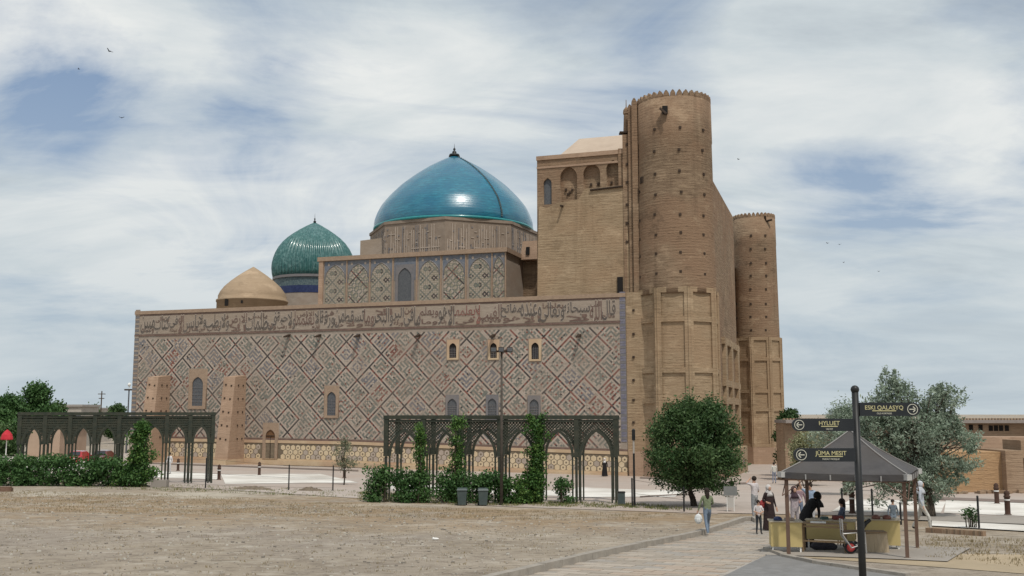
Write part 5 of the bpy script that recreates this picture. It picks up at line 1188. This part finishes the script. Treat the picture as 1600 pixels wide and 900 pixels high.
cs = [KK(-ov, -ov, ze), KK(kw+ov, -ov, ze), KK(kw+ov, kw+ov, ze), KK(-ov, kw+ov, ze)]; ap = KK(kw/2, kw/2, zap2)
for k in range(4):
    a, b_ = cs[k], cs[(k+1) % 4]; prev = None
    for j in range(n+1):
        f_ = j/n; row = []
        for i in range(n+1):
            e = a.lerp(b_, i/n); p = e.lerp(ap, f_); p.z -= .07*math.sin(math.pi*f_)*1.0; p.z -= .03*math.sin(math.pi*i/n)*(1-f_); row.append(p)
        if prev:
            for i in range(n): mb.face([prev[i], prev[i+1], row[i+1], row[i]])
        prev = row
mb.build('canopy', M['canvas'], kio)
mb = MB()
for k in range(4):
    a, b_ = cs[k], cs[(k+1) % 4]
    for i in range(8):
        p, q2 = a.lerp(b_, i/8), a.lerp(b_, (i+1)/8); dz = lambda f_: Vector((0, 0, .03*math.sin(math.pi*f_))); out = (a.lerp(b_, .5)-KK(kw/2, kw/2, ze)).normalized()*.03
        mb.face([p-dz(i/8)+out, q2-dz((i+1)/8)+out, q2-dz((i+1)/8)+out-Vector((0, 0, .17)), p-dz(i/8)+out-Vector((0, 0, .17+.01*(i % 2)))])
mb.build('valance', M['canvas'], kio)
mb = MB()
for k in range(4): mb.tube(cs[k]-Vector((0, 0, .2)), cs[(k+1) % 4]-Vector((0, 0, .2)), .022, n=6); mb.tube(cs[k]+(ap-cs[k])*.02-Vector((0, 0, .06)), ap-Vector((0, 0, .08)), .02, n=6)
for k in range(4): mb.tube(cs[k].lerp(cs[(k+1) % 4], .18)-Vector((0, 0, .2)), cs[k]-Vector((0, 0, .65)), .015, n=6); mb.tube(cs[(k+1) % 4].lerp(cs[k], .18)-Vector((0, 0, .2)), cs[(k+1) % 4]-Vector((0, 0, .65)), .015, n=6)
mb.build('roof_frame', M['post'], kio)
for k, c_ in enumerate(cs): mb = MB(); mb.box(c_-Vector((0, 0, .07)), (.17, .17, .15), aK+.78); mb.build('corner_patch', mat('corner_white%d' % k, (.5, .49, .47), (.35, .34, .33), 6), kio)
for k in (0, 1, 2):
    a, b_ = cs[k], cs[(k+1) % 4]
    for i in range(1, 5): p = a.lerp(b_, i/5); o_ = (a.lerp(b_, .5)-KK(kw/2, kw/2, ze)).normalized(); mb = MB(); mb.box(p+o_*.045-Vector((0, 0, .12)), (.035, .035, .14), aK); mb.build('strap', mat('strap%d%d' % (k, i), (.3, .29, .28)), kio)
for k in (0, 1, 2):   # pale seams along the hips
    mb = MB(); a = cs[k]; 
    for j in range(8):
        f0, f1 = j/8, (j+1)/8; s_ = lambda f_: a.lerp(ap, f_)-Vector((0, 0, .07*math.sin(math.pi*f_)-.012)); mb.tube(s_(f0), s_(f1), .022, n=5)
    mb.build('hip_seam', mat('seam%d' % k, (.24, .23, .22)), kio)
sheet('kiosk_slab', [KK(-.75, -.35, 0), KK(kw+1.0, -.45, 0), KK(kw+1.4, kw+.6, 0), KK(-.4, kw+.6, 0)], M['concrete'], .035, 12, 12)
# counters
M['yellow'] = mat('yellow_panel', (.50, .395, .17), (.56, .45, .215), 1.5, rough=.6, c3=(.44, .34, .15)); M['wood'] = mat('bench_wood', (.22, .15, .085), (.29, .205, .125), 4, (1, 6, 6), bump=.2)
def counter(label, c, rz, wd, dp, h, zl_=.16, legm=None, group='yellow counters under the canopy'):
    g = gz(c.x, c.y)+.035; t = thing('counter', label, 'counter', (c.x, c.y, g), rz, group)
    x, y = wd/2, dp/2
    m1 = MB(); m1.box((0, -y+.012, (zl_+h)/2), (wd, .02, h-zl_)); m1.build('front_panel', M['yellow'], t, local=True)
    for sg in (-1, 1): m1 = MB(); m1.box((sg*(x-.012), 0, (zl_+h)/2), (.018, dp-.05, h-zl_-.01)); m1.build('side_panel', M['yellow'], t, local=True)
    m1 = MB(); m1.box((0, 0, h+.015), (wd+.06, dp+.06, .03)); m1.build('top', mat('counter_top', (.42, .36, .27), (.48, .42, .33), 3), t, local=True)
    for sx_ in (-1, 1):
        for sy_ in (-1, 1): m1 = MB(); m1.box((sx_*(x-.05), sy_*(y-.05), h/2), (.045, .045, h-.02)); m1.build('leg', M['white'], t, local=True)
    return t
c_ = on(1228, 29.2); counter('yellow counter at the left front post of the kiosk', c_, aK+.25, .86, .6, .84)
c_ = on(1300, 30.1); counter('long yellow counter in the middle, behind the wooden bench', c_, aK, 1.35, .6, .8, .26)
c_ = on(1376, 29.9); counter('yellow counter at the right, behind the handcart', c_, aK+.15, 1.05, .6, .82, .12)
# wooden bench / low table in front
c_ = on(1289, 28.9); g = gz(c_.x, c_.y)+.035; t = thing('bench', 'plain wooden bench frame in front of the middle counter', 'bench', (c_.x, c_.y, g), aK)
m1 = MB(); m1.box((0, 0, .78), (1.22, .42, .04)); m1.build('seat', M['wood'], t, local=True)
for sx_ in (-.57, .57):
    for sy_ in (-.17, .17): m1 = MB(); m1.box((sx_, sy_, .38), (.055, .055, .76)); m1.build('leg', M['wood'], t, local=True)
for zz_ in (.3, .7): m1 = MB(); m1.box((0, -.17, zz_), (1.14, .03, .05)); m1.build('rail', M['wood'], t, local=True)
m1 = MB(); m1.box((-.15, -.05, .815), (.42, .26, .03), .1); o = m1.build('paper_sheet', M['white']); o.location = (c_.x, c_.y, g); o.rotation_euler = (0, 0, aK); tag(o, 'pale flat package lying on the wooden bench', 'package')
# goods under counters
for k, (px, Y, sz3, col, lab, nm) in enumerate(((1285, 29.6, (.7, .35, .24), (.03, .028, .035), 'dark bundle under the middle counter', 'bundle'), (1330, 29.9, (.5, .3, .22), (.05, .05, .06), 'small dark bundle under the canopy beside the handcart', 'bundle'))):
    q = on(px, Y); m1 = MB(); m1.ball(q+Vector((0, 0, sz3[2]*.6)), (sz3[0]/2, sz3[1]/2, sz3[2]/1.6), 12); m1.ball(q+Vector((sz3[0]*.3, -.03, sz3[2]*.5)), (sz3[0]/3, sz3[1]/2.2, sz3[2]/2), 10); tag(m1.build(nm, mat('cloth%d' % k, col, tuple(x*1.8 for x in col), 4)), lab, 'bundle')
q = on(1366, 28.8); g = q.z+.035; t = thing('cloth_box', 'pale boxed crate draped in beige cloth behind the signpost', 'crate', q)
m1 = MB(); m1.hexa([(q.x-.33, q.y-.2, g), (q.x+.33, q.y-.28, g), (q.x+.36, q.y+.2, g), (q.x-.3, q.y+.24, g)], [(q.x-.29, q.y-.18, g+.52), (q.x+.29, q.y-.26, g+.54), (q.x+.32, q.y+.2, g+.54), (q.x-.27, q.y+.22, g+.52)]); m1.build('cloth_cover', mat('beige_cloth', (.37, .29, .19), (.43, .345, .24), 2, (6, 6, .5), bump=.5), t); m1 = MB(); m1.box((q.x+.01, q.y-.02, g+.555), (.62, .48, .03), -.12); m1.build('lid', M['wood'], t)
# handcart with a red wheel
q = on(1334, 28.2); g = q.z+.035; t = thing('handcart', 'small handcart with a red wheel and pale frame beside the signpost', 'handcart', q)
wq_ = Vector((q.x-.08, q.y, g+.17)); m1 = MB()
for k in range(18):
    a1, a2 = 2*math.pi*k/18, 2*math.pi*(k+1)/18; m1.tube(wq_+Vector((.14*math.cos(a1), 0, .14*math.sin(a1))), wq_+Vector((.14*math.cos(a2), 0, .14*math.sin(a2))), .032, n=6)
wh = m1.build('wheel', M['tyre'], t); m1 = MB(); m1.tube(wq_-Vector((0, .03, 0)), wq_+Vector((0, .03, 0)), .112, n=16); m1.build('rim', mat('wheel_red', (.30, .03, .035), (.36, .06, .05), 8), wh)
m1 = MB(); F_ = lambda x, z, y=0: Vector((q.x+x, q.y+y, g+z))
for y in (-.09, .09): m1.path([F_(-.08, .17, y), F_(-.3, .5, y), F_(-.32, .95, y)], [.02]*3, 6); m1.path([F_(-.3, .55, y), F_(.3, .6, y)], [.02]*2, 6); m1.path([F_(.3, .6, y), F_(.32, .02, y)], [.02]*2, 6); m1.path([F_(-.08, .17, y), F_(.32, .3, y)], [.016]*2, 6)
m1.build('frame', M['metal'], t); m1 = MB(); m1.box(F_(0, .62), (.62, .24, .03)); m1.build('platform', M['oldwood'], t); m1 = MB(); m1.path([F_(.22, .6), F_(.36, .82), F_(.5, .92)], [.05, .06, .045], 8); m1.build('handle', M['black'], t)
for px, Y, lab in ((1371, 29.75, 'dark round cap lying on the right counter, left of the pair'), (1388, 29.65, 'dark round cap lying on the right counter, right of the pair'), (1217, 29.1, 'dark embroidered cap on the left counter')):
    q2 = on(px, Y); m1 = MB(); m1.lathe((q2.x, q2.y, q2.z+(.885 if px > 1300 else .905)), [(.12, 0), (.125, .05), (.1, .09), (.04, .115), (.01, .12)], 14); tag(m1.build('cap', M['tred'] if px > 1300 else M['drum_blue'], smooth=True), lab, 'cap')
for px, Y, dz_, sz3, col, lab in ((1235, 29.1, .905, (.26, .2, .07), (.38, .30, .24), 'flat beige cloth bundle on the left counter'), (1311, 30.0, .865, (.3, .2, .1), (.20, .055, .05), 'small dark red box on the middle counter'), (1290, 30.05, .865, (.2, .2, .08), (.09, .14, .13), 'small greenish box on the middle counter')):
    q2 = on(px, Y); m1 = MB(); m1.hexa([(q2.x+a*sz3[0]/2, q2.y+b_*sz3[1]/2, q2.z+dz_) for a, b_ in ((-1, -1), (1, -1), (1, 1), (-1, 1))], [(q2.x+a*sz3[0]/2.2, q2.y+b_*sz3[1]/2.2, q2.z+dz_+sz3[2]) for a, b_ in ((-1, -1), (1, -1), (1, 1), (-1, 1))]); tag(m1.build('cloth_bundle' if 'cloth' in lab else 'small_box', mat('goods', col, tuple(x*.7 for x in col), 8)), lab, 'goods')
q = on(1340, 30.6)
# ================================================================ people
SKIN = mat('skin', (.42, .25, .17), (.46, .28, .2), 6, rough=.6); HAIRM = mat('dark_hair', (.018, .012, .010), (.035, .024, .018), 12, (6, 6, 1)); SHOE = mat('shoe', (.03, .028, .027)); SHOEW = mat('pale_shoe', (.6, .58, .55))
_cm = {}
def cloth(c):
    if c not in _cm: _cm[c] = mat('cloth_%d' % len(_cm), c, tuple(x*.72 for x in c), 9, bump=.35, bscale=14)
    return _cm[c]
def person(label, pos, h, rz, shirt, trouser, shoe=SHOE, arms=None, legs='stand', lean=0, hair='short', scarf=None, robe=None, bag=None, sleeves='long', fingers=True, sit=False, group=None, headturn=0):
    k = h/1.72; t = thing('person', label, 'person', pos, rz, group)
    V = []; E = []; Rr = []; T = []
    def add(p, r, par=None, tagv='skin'):
        p = Vector(p)
        V.append(p*k); Rr.append(r if isinstance(r, tuple) else (r, r)); T.append(tagv)
        if par is not None: E.append((par, len(V)-1))
        return len(V)-1
    cl, sl_ = math.cos(lean), math.sin(lean)
    hz_ = .93 if not sit else .5
    up = lambda x, y, z: (x, y*cl+(z-hz_)*sl_, hz_+(z-hz_)*cl-y*sl_)     # lean forward about the hips (+y is forward)
    pel = add((0, 0, hz_), (.155, .11), None, 'tr'); dz_ = hz_-.93
    wa = add(up(0, 0, 1.1+dz_), (.135, .10), pel, 'sh'); ch = add(up(0, 0, 1.3+dz_), (.165, .115), wa, 'sh'); nb = add(up(0, -.01, 1.44+dz_), (.085, .075), ch, 'sh')
    nk = add(up(0, .0, 1.5+dz_), .052, nb, 'skin'); hd = add(up(0, .015, 1.6+dz_), (.078, .09), nk, 'skin'); tp = add(up(0, .0, 1.69+dz_), (.06, .07), hd, 'skin'); add(up(0, .105, 1.585+dz_), .013, hd, 'skin')
    arms = arms or {}
    for sg, nm in ((-1, 'l'), (1, 'r')):
        el, wr = arms.get(nm, ((sg*.25, -.03, 1.13), (sg*.27, .06, .88)))
        el = (el[0], el[1], el[2]+dz_); wr = (wr[0], wr[1], wr[2]+dz_)
        s_ = add(up(sg*.165, -.01, 1.395+dz_), .062, ch, 'sh'); e_ = add(up(*el), .042, s_, 'sh'); tagf = 'sh' if sleeves == 'long' else 'skin'
        mid = tuple((a+b_)/2 for a, b_ in zip(el, wr)); add_m = add(up(*mid), .037, e_, tagf); w_ = add(up(*wr), .027, add_m, tagf)
        d = Vector(up(*wr))-Vector(up(*el)); d.normalize(); pr_ = Vector((0, 1, 0)).cross(d); pr_ = pr_.normalized() if pr_.length > .1 else Vector((1, 0, 0)); pm_ = Vector(V[w_])/k+d*.07; pa_ = add(pm_, (.034, .02), w_, 'skin')
        if fingers:
            for q_, ln_ in ((-.028, .072), (-.009, .085), (.010, .08), (.028, .062)):
                f1 = add(pm_+d*.035+pr_*q_, .0095, pa_, 'skin'); add(pm_+d*(.035+ln_)+pr_*q_+Vector((0, .018, 0)), .0085, f1, 'skin')
            th_ = add(Vector(V[w_])/k+d*.045-pr_*sg*.035, .011, w_, 'skin'); add(Vector(V[w_])/k+d*.085-pr_*sg*.05, .009, th_, 'skin')
    for sg in (-1, 1):
        if sit: kn_, an = (sg*.12, .42, .5), (sg*.12, .44, .09)
        elif legs == 'walk': kn_, an = ((sg*.09, .17*sg+.06, .5), (sg*.09, .30*sg-.04, .09 if sg > 0 else .13))
        elif legs == 'kid': kn_, an = (sg*.10, .03, .48), (sg*.12, 0, .085)
        else: kn_, an = (sg*.1, .02, .49), (sg*.11, -.02, .085)
        hp = add((sg*.085, 0, hz_-.05), .095, pel, 'tr'); kk_ = add(kn_, .062, hp, 'tr'); cf_ = add(tuple((a*.6+b_*.4) for a, b_ in zip(kn_, an)), .058, kk_, 'tr'); a_ = add(an, .042, cf_, 'tr'); add((an[0]+sg*.015, an[1]+.14, an[2]-.045), .036, add((an[0], an[1]+.03, an[2]-.035), .042, a_, 'shoe'), 'shoe')
    me = bpy.data.meshes.new('body'); me.from_pydata([tuple(v) for v in V], E, []); o = bpy.data.objects.new('body', me); C.objects.link(o)
    md = o.modifiers.new('s', 'SKIN'); md.use_smooth_shade = True
    sv = me.skin_vertices[0].data if me.skin_vertices else None
    for i, r_ in enumerate(Rr): sv[i].radius = (r_[0]*k, r_[1]*k); sv[i].use_root = (i == 0)
    sb = o.modifiers.new('b', 'SUBSURF'); sb.levels = 1; sb.render_levels = 1
    bpy.context.view_layer.update(); ev = o.evaluated_get(bpy.context.evaluated_depsgraph_get()); m2 = bpy.data.meshes.new_from_object(ev); bpy.data.objects.remove(o)
    m2.materials.clear(); mats = {'skin': SKIN, 'sh': cloth(shirt), 'tr': cloth(trouser), 'shoe': shoe}; keys = list(mats)
    for kx in keys: m2.materials.append(mats[kx])
    # dress each face by the bone nearest to it
    A = np.array([V[a][:] for a, b_ in E]); Bb = np.array([V[b_][:] for a, b_ in E]); tg = [T[b_] for a, b_ in E]
    nP = len(m2.polygons); cen = np.zeros(nP*3); m2.polygons.foreach_get('center', cen); cen = cen.reshape(-1, 3)
    ab = Bb-A; L2 = (ab**2).sum(1)+1e-9; tt = np.clip(((cen[:, None]-A)*ab).sum(-1)/L2, 0, 1); dist = np.linalg.norm(cen[:, None]-(A+tt[..., None]*ab), axis=-1); best = dist.argmin(1)
    m2.polygons.foreach_set('material_index', [keys.index(tg[i]) for i in best]); m2.polygons.foreach_set('use_smooth', [True]*nP); m2.name = 'body'
    link('body', m2, t)
    hc = V[hd]; 
    if hair and not scarf:
        m1 = MB(); m1.ball(hc+Vector((0, -.022, .035))*k, (.098*k, .108*k, .105*k), 14); 
        if hair == 'long': m1.ball(hc+Vector((0, -.075, -.12))*k, (.085*k, .06*k, .19*k), 12)
        if hair == 'pony': m1.path([hc+Vector((0, -.1, .02))*k, hc+Vector((0, -.15, -.1))*k, hc+Vector((0, -.13, -.3))*k], [.045*k, .04*k, .015*k], 8)
        m1.build('hair', HAIRM, t, smooth=True, local=True)
    if scarf:
        m1 = MB(); m1.ball(hc+Vector((0, -.03, .02))*k, (.112*k, .115*k, .13*k), 14); m1.lathe(hc+Vector((0, -.045, -.3))*k, [(.19*k, 0), (.165*k, .1*k), (.1*k, .2*k), (.085*k, .28*k)], 14); m1.build('headscarf', cloth(scarf), t, smooth=True, local=True)
        m1 = MB(); m1.ball(hc+Vector((0, .065, -.005))*k, (.062*k, .035*k, .082*k), 12); m1.build('face', SKIN, t, smooth=True, local=True)
    for sg in (-1, 1): m1 = MB(); m1.ball(hc+Vector((sg*.03, .092, .012))*k, .011*k, 6); m1.build('eye', HAIRM, t, local=True)
    if robe:
        m1 = MB(); pr_ = [(.30, .04), (.27, .3), (.235, .6), (.205, .9), (.185, 1.1), (.195, 1.28), (.16, 1.42), (.08, 1.47)]
        if sit: pr_ = [(.36, .3), (.3, .5), (.22, .75), (.2, .9), (.14, 1.0)]
        n2 = 18; vs = []
        for r_, z_ in pr_:
            for q_ in range(n2):
                a_ = 2*math.pi*q_/n2; rr_ = r_*(1+.06*math.sin(a_*5+z_*4)*(z_ < 1)); x, y, z = rr_*math.cos(a_), rr_*.72*math.sin(a_), z_
                if z_ > hz_: x, y, z = up(x, y, z)
                vs.append(Vector((x, y, z))*k)
        m1.add(vs, [(j*n2+q_, j*n2+(q_+1) % n2, (j+1)*n2+(q_+1) % n2, (j+1)*n2+q_) for j in range(len(pr_)-1) for q_ in range(n2)]); m1.build('robe', cloth(robe), t, smooth=True, local=True)
    if bag:
        bx, by, bz, br, bc3, bn = bag; m1 = MB(); m1.ball(Vector((bx, by, bz))*k, (br*.9*k, br*.6*k, br*1.1*k), 12); m1.tube(Vector((bx, by, bz+br*.9))*k, Vector((bx, by, bz+br*1.6))*k, .02*k, .008*k)
        o = m1.build(bn, cloth(bc3)); rot = Matrix.Rotation(rz, 4, 'Z'); o.matrix_world = Matrix.Translation(Vector(pos))@rot; tag(o, {'plastic_bag': 'white plastic carrier bag held by the walking woman in green', 'handbag': 'red handbag carried by the woman in the dark robe'}[bn], 'bag')
    return t
PI = math.pi
up_ = Vector((0, 0, .03))
person('woman in a green shirt and blue jeans walking down the path with a bag', G(1106, 838)+up_, 1.66, R(5), (.20, .235, .14), (.17, .22, .29), SHOEW, legs='walk', hair='long', bag=(-.33, .03, .60, .17, (.7, .72, .72), 'plastic_bag'), arms={'l': ((-.27, .0, 1.14), (-.33, .03, .90)), 'r': ((.24, .06, 1.15), (.14, .22, 1.1))})
person('man in a white top with one arm raised to his head beside the path', G(1180, 812)+up_, 1.78, R(35), (.62, .57, .57), (.30, .31, .32), arms={'l': ((-.42, .05, 1.45), (-.16, .12, 1.58)), 'r': ((.26, 0, 1.13), (.2, .14, .95))}, sleeves='short')
person('woman in a long dark robe and white scarf with a red bag beside the counter', G(1203, 830)+up_, 1.66, R(200), (.03, .018, .018), (.03, .018, .018), scarf=(.55, .52, .5), robe=(.032, .018, .018), bag=(.24, -.08, 1.0, .15, (.34, .05, .05), 'handbag'), arms={'r': ((.26, -.02, 1.15), (.2, .12, 1.1))})
person('small child in a white shirt and dark trousers between the two adults', G(1186, 836)+up_, 1.2, R(185), (.6, .56, .55), (.045, .05, .055), legs='kid', sleeves='short', arms={'l': ((-.25, .05, 1.15), (-.08, .2, 1.1)), 'r': ((.25, .05, 1.15), (.08, .2, 1.1))})
person('person draped in black bending over behind the middle counter', on(1260, 30.6)+up_, 1.8, R(-70), (.012, .011, .012), (.012, .011, .012), lean=.75, scarf=(.012, .011, .012), robe=(.012, .011, .012), arms={'l': ((-.2, .2, 1.2), (-.15, .36, 1.05)), 'r': ((.2, .2, 1.2), (.15, .36, 1.05))})
person('vendor in a blue patterned top seated behind the middle counter', on(1318, 31.2)+Vector((0, 0, .22)), 1.6, R(75), (.11, .13, .19), (.05, .05, .06), sit=True, hair='long', arms={'l': ((-.22, .12, 1.1), (-.14, .32, 1.02)), 'r': ((.22, .12, 1.1), (.14, .32, 1.02))})
c_ = on(1318, 31.2); t = thing('stool', 'plain stool under the seated vendor', 'stool', c_); m1 = MB(); m1.tube(c_+Vector((0, 0, .58)), c_+Vector((0, 0, .63)), .19, n=14); m1.build('seat', M['wood'], t)
for a in (.8, 2.4, 3.9, 5.5): m1 = MB(); m1.tube(c_+Vector((.18*math.cos(a), .18*math.sin(a), 0)), c_+Vector((.12*math.cos(a), .12*math.sin(a), .6)), .018); m1.build('leg', M['wood'], t)
person('woman in a pale patterned dress and dark scarf standing by the left kiosk post', G(1243, 836)+up_, 1.66, R(190), (.42, .36, .38), (.40, .36, .37), scarf=(.06, .035, .045), arms={'l': ((-.24, .1, 1.2), (-.12, .25, 1.2))})
person('girl in a pinkish top behind the woman at the left kiosk post', on(1250, 40)+up_, 1.6, R(170), (.3, .2, .22), (.18, .22, .3), hair='long')
person('person in a light blue shirt with orange sleeve reaching up under the canopy', on(1268, 38)+up_, 1.72, R(150), (.30, .38, .5), (.45, .45, .46), arms={'r': ((.3, .1, 1.5), (.34, .2, 1.75))}, sleeves='short')
person('person in a white hooded tunic and trousers walking at the right kiosk posts', G(1442, 831)+up_, 1.74, R(-115), (.46, .49, .54), (.56, .54, .49), legs='walk', scarf=(.52, .54, .57), fingers=True)
person('man in a violet shirt standing before the plinth of the far tower', G(1160.5, 739)+up_, 1.74, R(120), (.13, .115, .17), (.025, .022, .025), fingers=False)
person('man in white shirt and cap on the plaza, seen from behind', G(1210, 756)+up_, 1.72, R(5), (.68, .66, .6), (.3, .33, .42), fingers=False)
person('person in dark trousers partly hidden by the dark tree crown', G(1107, 762)+up_, 1.72, R(20), (.08, .07, .07), (.022, .02, .02), fingers=False)
person('woman in a black robe and white headscarf walking past the plinth', G(945, 745)+up_, 1.66, R(170), (.015, .014, .015), (.015, .014, .015), scarf=(.68, .67, .65), robe=(.014, .013, .014), fingers=False)
person('person in a white top behind the right end of the left arcade', G(264, 741)+up_, 1.7, R(160), (.72, .71, .72), (.55, .53, .53), fingers=False)
person('small child in a dark top sitting under the tree right of the kiosk counters', on(1397, 36)+up_, 1.15, R(180), (.14, .17, .2), (.22, .27, .33), fingers=False)
# ================================================================ ground cover
def scatter(poly, n):
    pts = []; xs_ = [p[0] for p in poly]; ys_ = [p[1] for p in poly]
    while len(pts) < n:
        x, y = random.uniform(min(xs_), max(xs_)), random.uniform(min(ys_), max(ys_)); ins = False; j = len(poly)-1
        for i in range(len(poly)):
            (xi, yi), (xj, yj) = poly[i], poly[j]
            if (yi > y) != (yj > y) and x < (xj-xi)*(y-yi)/(yj-yi)+xi: ins = not ins
            j = i
        if ins: pts.append((x, y))
    return pts
def tufts(name, poly, n, m, h, spread, per):
    base = scatter(poly, n); cen = []; var = []
    vs = []; vr = []
    for x, y in base:
        X0, v0 = np.array((x, y)), random.random()
        for _ in range(per):
            px, py = X0+np.random.default_rng(random.randrange(1 << 30)).normal(0, spread, 2); a = random.uniform(0, 6.28); hh = h*random.uniform(.5, 1.3); w_ = .012+hh*.06; lx, ly = random.gauss(0, .35)*hh, random.gauss(0, .35)*hh; z = gz(px, py) if _ == 0 else z
            vs += [(px-w_*math.cos(a), py-w_*math.sin(a), z-.01), (px+w_*math.cos(a), py+w_*math.sin(a), z-.01), (px+lx, py+ly, z+hh)]; vr.append(min(1, max(0, v0+random.gauss(0, .2))))
    me = bpy.data.meshes.new(name); me.from_pydata(vs, [], [(3*i, 3*i+1, 3*i+2) for i in range(len(vs)//3)]); at = me.attributes.new('var', 'FLOAT', 'FACE'); at.data.foreach_set('value', vr); me.materials.append(m)
    link(name, me, kind='stuff')
w2 = lambda pts: [tuple(G(x, y)[:2]) for x, y in pts]
tufts('grass', w2([(560, 782), (1000, 795), (1075, 801), (1075, 795), (1000, 788), (560, 768)]), 900, M['grass'], .13, .12, 9)
tufts('grass', w2([(240, 768), (560, 778), (560, 768), (330, 760), (0, 750), (0, 756)]), 420, M['grass'], .11, .12, 7)
tufts('dry_weeds', w2([(0, 800), (1000, 812), (1060, 804), (560, 788), (240, 772), (0, 766)]), 1700, M['dry'], .07, .16, 6)
tufts('dry_weeds', w2([(1450, 872), (1640, 890), (1640, 845), (1450, 838)]), 260, M['dry'], .08, .12, 6)
tufts('dry_weeds', w2([(0, 905), (760, 905), (1040, 832), (0, 815)]), 500, M['dry'], .05, .1, 5)
pb = MB(); r_ = random.Random(12)
for x, y in scatter(w2([(0, 920), (800, 920), (1080, 822), (560, 790), (0, 775)]), 3800):
    s_ = .018+.05*r_.random()**4; z = gz(x, y); a = r_.random()*3; pb.box((x, y, z+s_*.25), (s_*1.5, s_, s_*.8), a, r_.choice([0, 0, 1, 2]))
pb.build('pebbles', [mat('stone_a', (.36, .32, .27)), mat('stone_b', (.22, .195, .165)), mat('stone_c', (.5, .47, .41))], kind='stuff')
# clods along the field rim
for k, (px, py, wd, lab) in enumerate(((395, 765, 2.6, 'long low mound of dark soil at the far edge of the field'), (485, 767, 1.7, 'short low mound of soil near the thin fence posts'))):
    q = G(px, py); vs = []; n1, n2 = 22, 7; m1 = MB()
    for j in range(n2):
        for i in range(n1):
            x = (i/(n1-1)-.5)*wd; y = (j/(n2-1)-.5)*.9; b_ = max(0, 1-(2*x/wd)**2)*max(0, 1-(2*y/.9)**2); vs.append((q.x+x, q.y+y, gz(q.x+x, q.y+y)-.02+b_*(.22+r_.uniform(-.07, .07))))
    m1.add(vs, [(j*n1+i, j*n1+i+1, (j+1)*n1+i+1, (j+1)*n1+i) for j in range(n2-1) for i in range(n1-1)]); tag(m1.build('soil_mound', mat('soil%d' % k, (.13, .10, .075), (.2, .16, .115), 5, bump=.6), smooth=False), lab, 'mound')
q = G(681, 844); m1 = MB(); m1.ball(q+Vector((0, 0, .04)), (.11, .06, .045), 8); m1.ball(q+Vector((-.08, .02, .05)), (.05, .05, .05), 6); tag(m1.build('crumpled_paper', M['white']), 'scrap of crumpled white paper lying on the dirt field', 'litter')
q = G(7, 768); m1 = MB(); m1.box(q+Vector((0, 0, .1)), (.8, .35, .2), .1); m1.box(q+Vector((.05, .02, .23)), (.6, .25, .07), -.1); tag(m1.build('timber_stack', mat('brown_timber', (.13, .075, .05), (.19, .12, .085), 5)), 'brown timber blocks lying at the left edge of the dirt field', 'timber')
q = G(612, 768); m1 = MB(); m1.ball(q+Vector((0, 0, .22)), (.2, .15, .24), 10); m1.tube(q+Vector((0, 0, .4)), q+Vector((.02, 0, .55)), .06, .02); tag(m1.build('white_sack', M['white']), 'white sack between the bushes left of the arcade', 'sack')
# low concrete kerb block by left arcade
a, b_ = on(237, 62), on(262, 62); m1 = MB(); m1.box((a.lerp(b_, .5).x, 62, a.z+.18), (b_.x-a.x, .5, .5)); tag(m1.build('planter_wall', M['concrete']), 'low concrete block at the right end of the clipped hedge', 'block')
# ================================================================ birds
bmM = mat('bird_dark', (.03, .03, .035)); bp0 = None
for px, py, Y, sc3, lab in ((171, 80, 90, 1, 'highest of the three dark birds at the upper left of the sky'), (123, 108, 100, .8, 'leftmost tiny bird at the upper left of the sky'), (190, 184, 95, 1, 'lowest of the three dark birds at the upper left of the sky'),
        (1154, 249, 110, .9, 'lone tiny bird in the sky just right of the near round tower'), (1293, 380, 120, .9, 'leftmost bird of the small flock right of the far tower'), (1312, 382, 120, .9, 'second bird from the left in the small flock right of the far tower'), (1318, 410, 125, .8, 'bird flying just below the pair right of the far tower'), (1373, 424, 130, .8, 'rightmost and lowest bird of the small flock on the right')):
    q = Wp(px, py, Y)
    if bp0 is None:
        bp0 = thing('bird', lab, 'bird', (0, 0, 0), group='birds in the sky'); m1 = MB(); m1.ball((0, 0, 0), (.06, .17, .055), 8); m1.ball((0, .16, .03), .045, 8); m1.build('body', bmM, bp0, local=True)
        for sg in (-1, 1): m1 = MB(); m1.hexa([(sg*.04, -.06, -.01), (sg*.04, .09, -.01), (sg*.36, .0, .12), (sg*.3, -.09, .11)], [(sg*.04, -.06, .01), (sg*.04, .09, .01), (sg*.36, .0, .13), (sg*.3, -.09, .125)]); m1.build('wing', bmM, bp0, local=True)
        m1 = MB(); m1.hexa([(-.03, -.3, -.005), (.03, -.3, -.005), (.02, -.14, -.005), (-.02, -.14, -.005)], [(-.03, -.3, .005), (.03, -.3, .005), (.02, -.14, .005), (-.02, -.14, .005)]); m1.build('tail', bmM, bp0, local=True); bp0.location = q; bp0.rotation_euler = (.2, .3, 1)
    else: copy_tree(bp0, q, random.uniform(0, 6), lab, (sc3*.75,)*3)
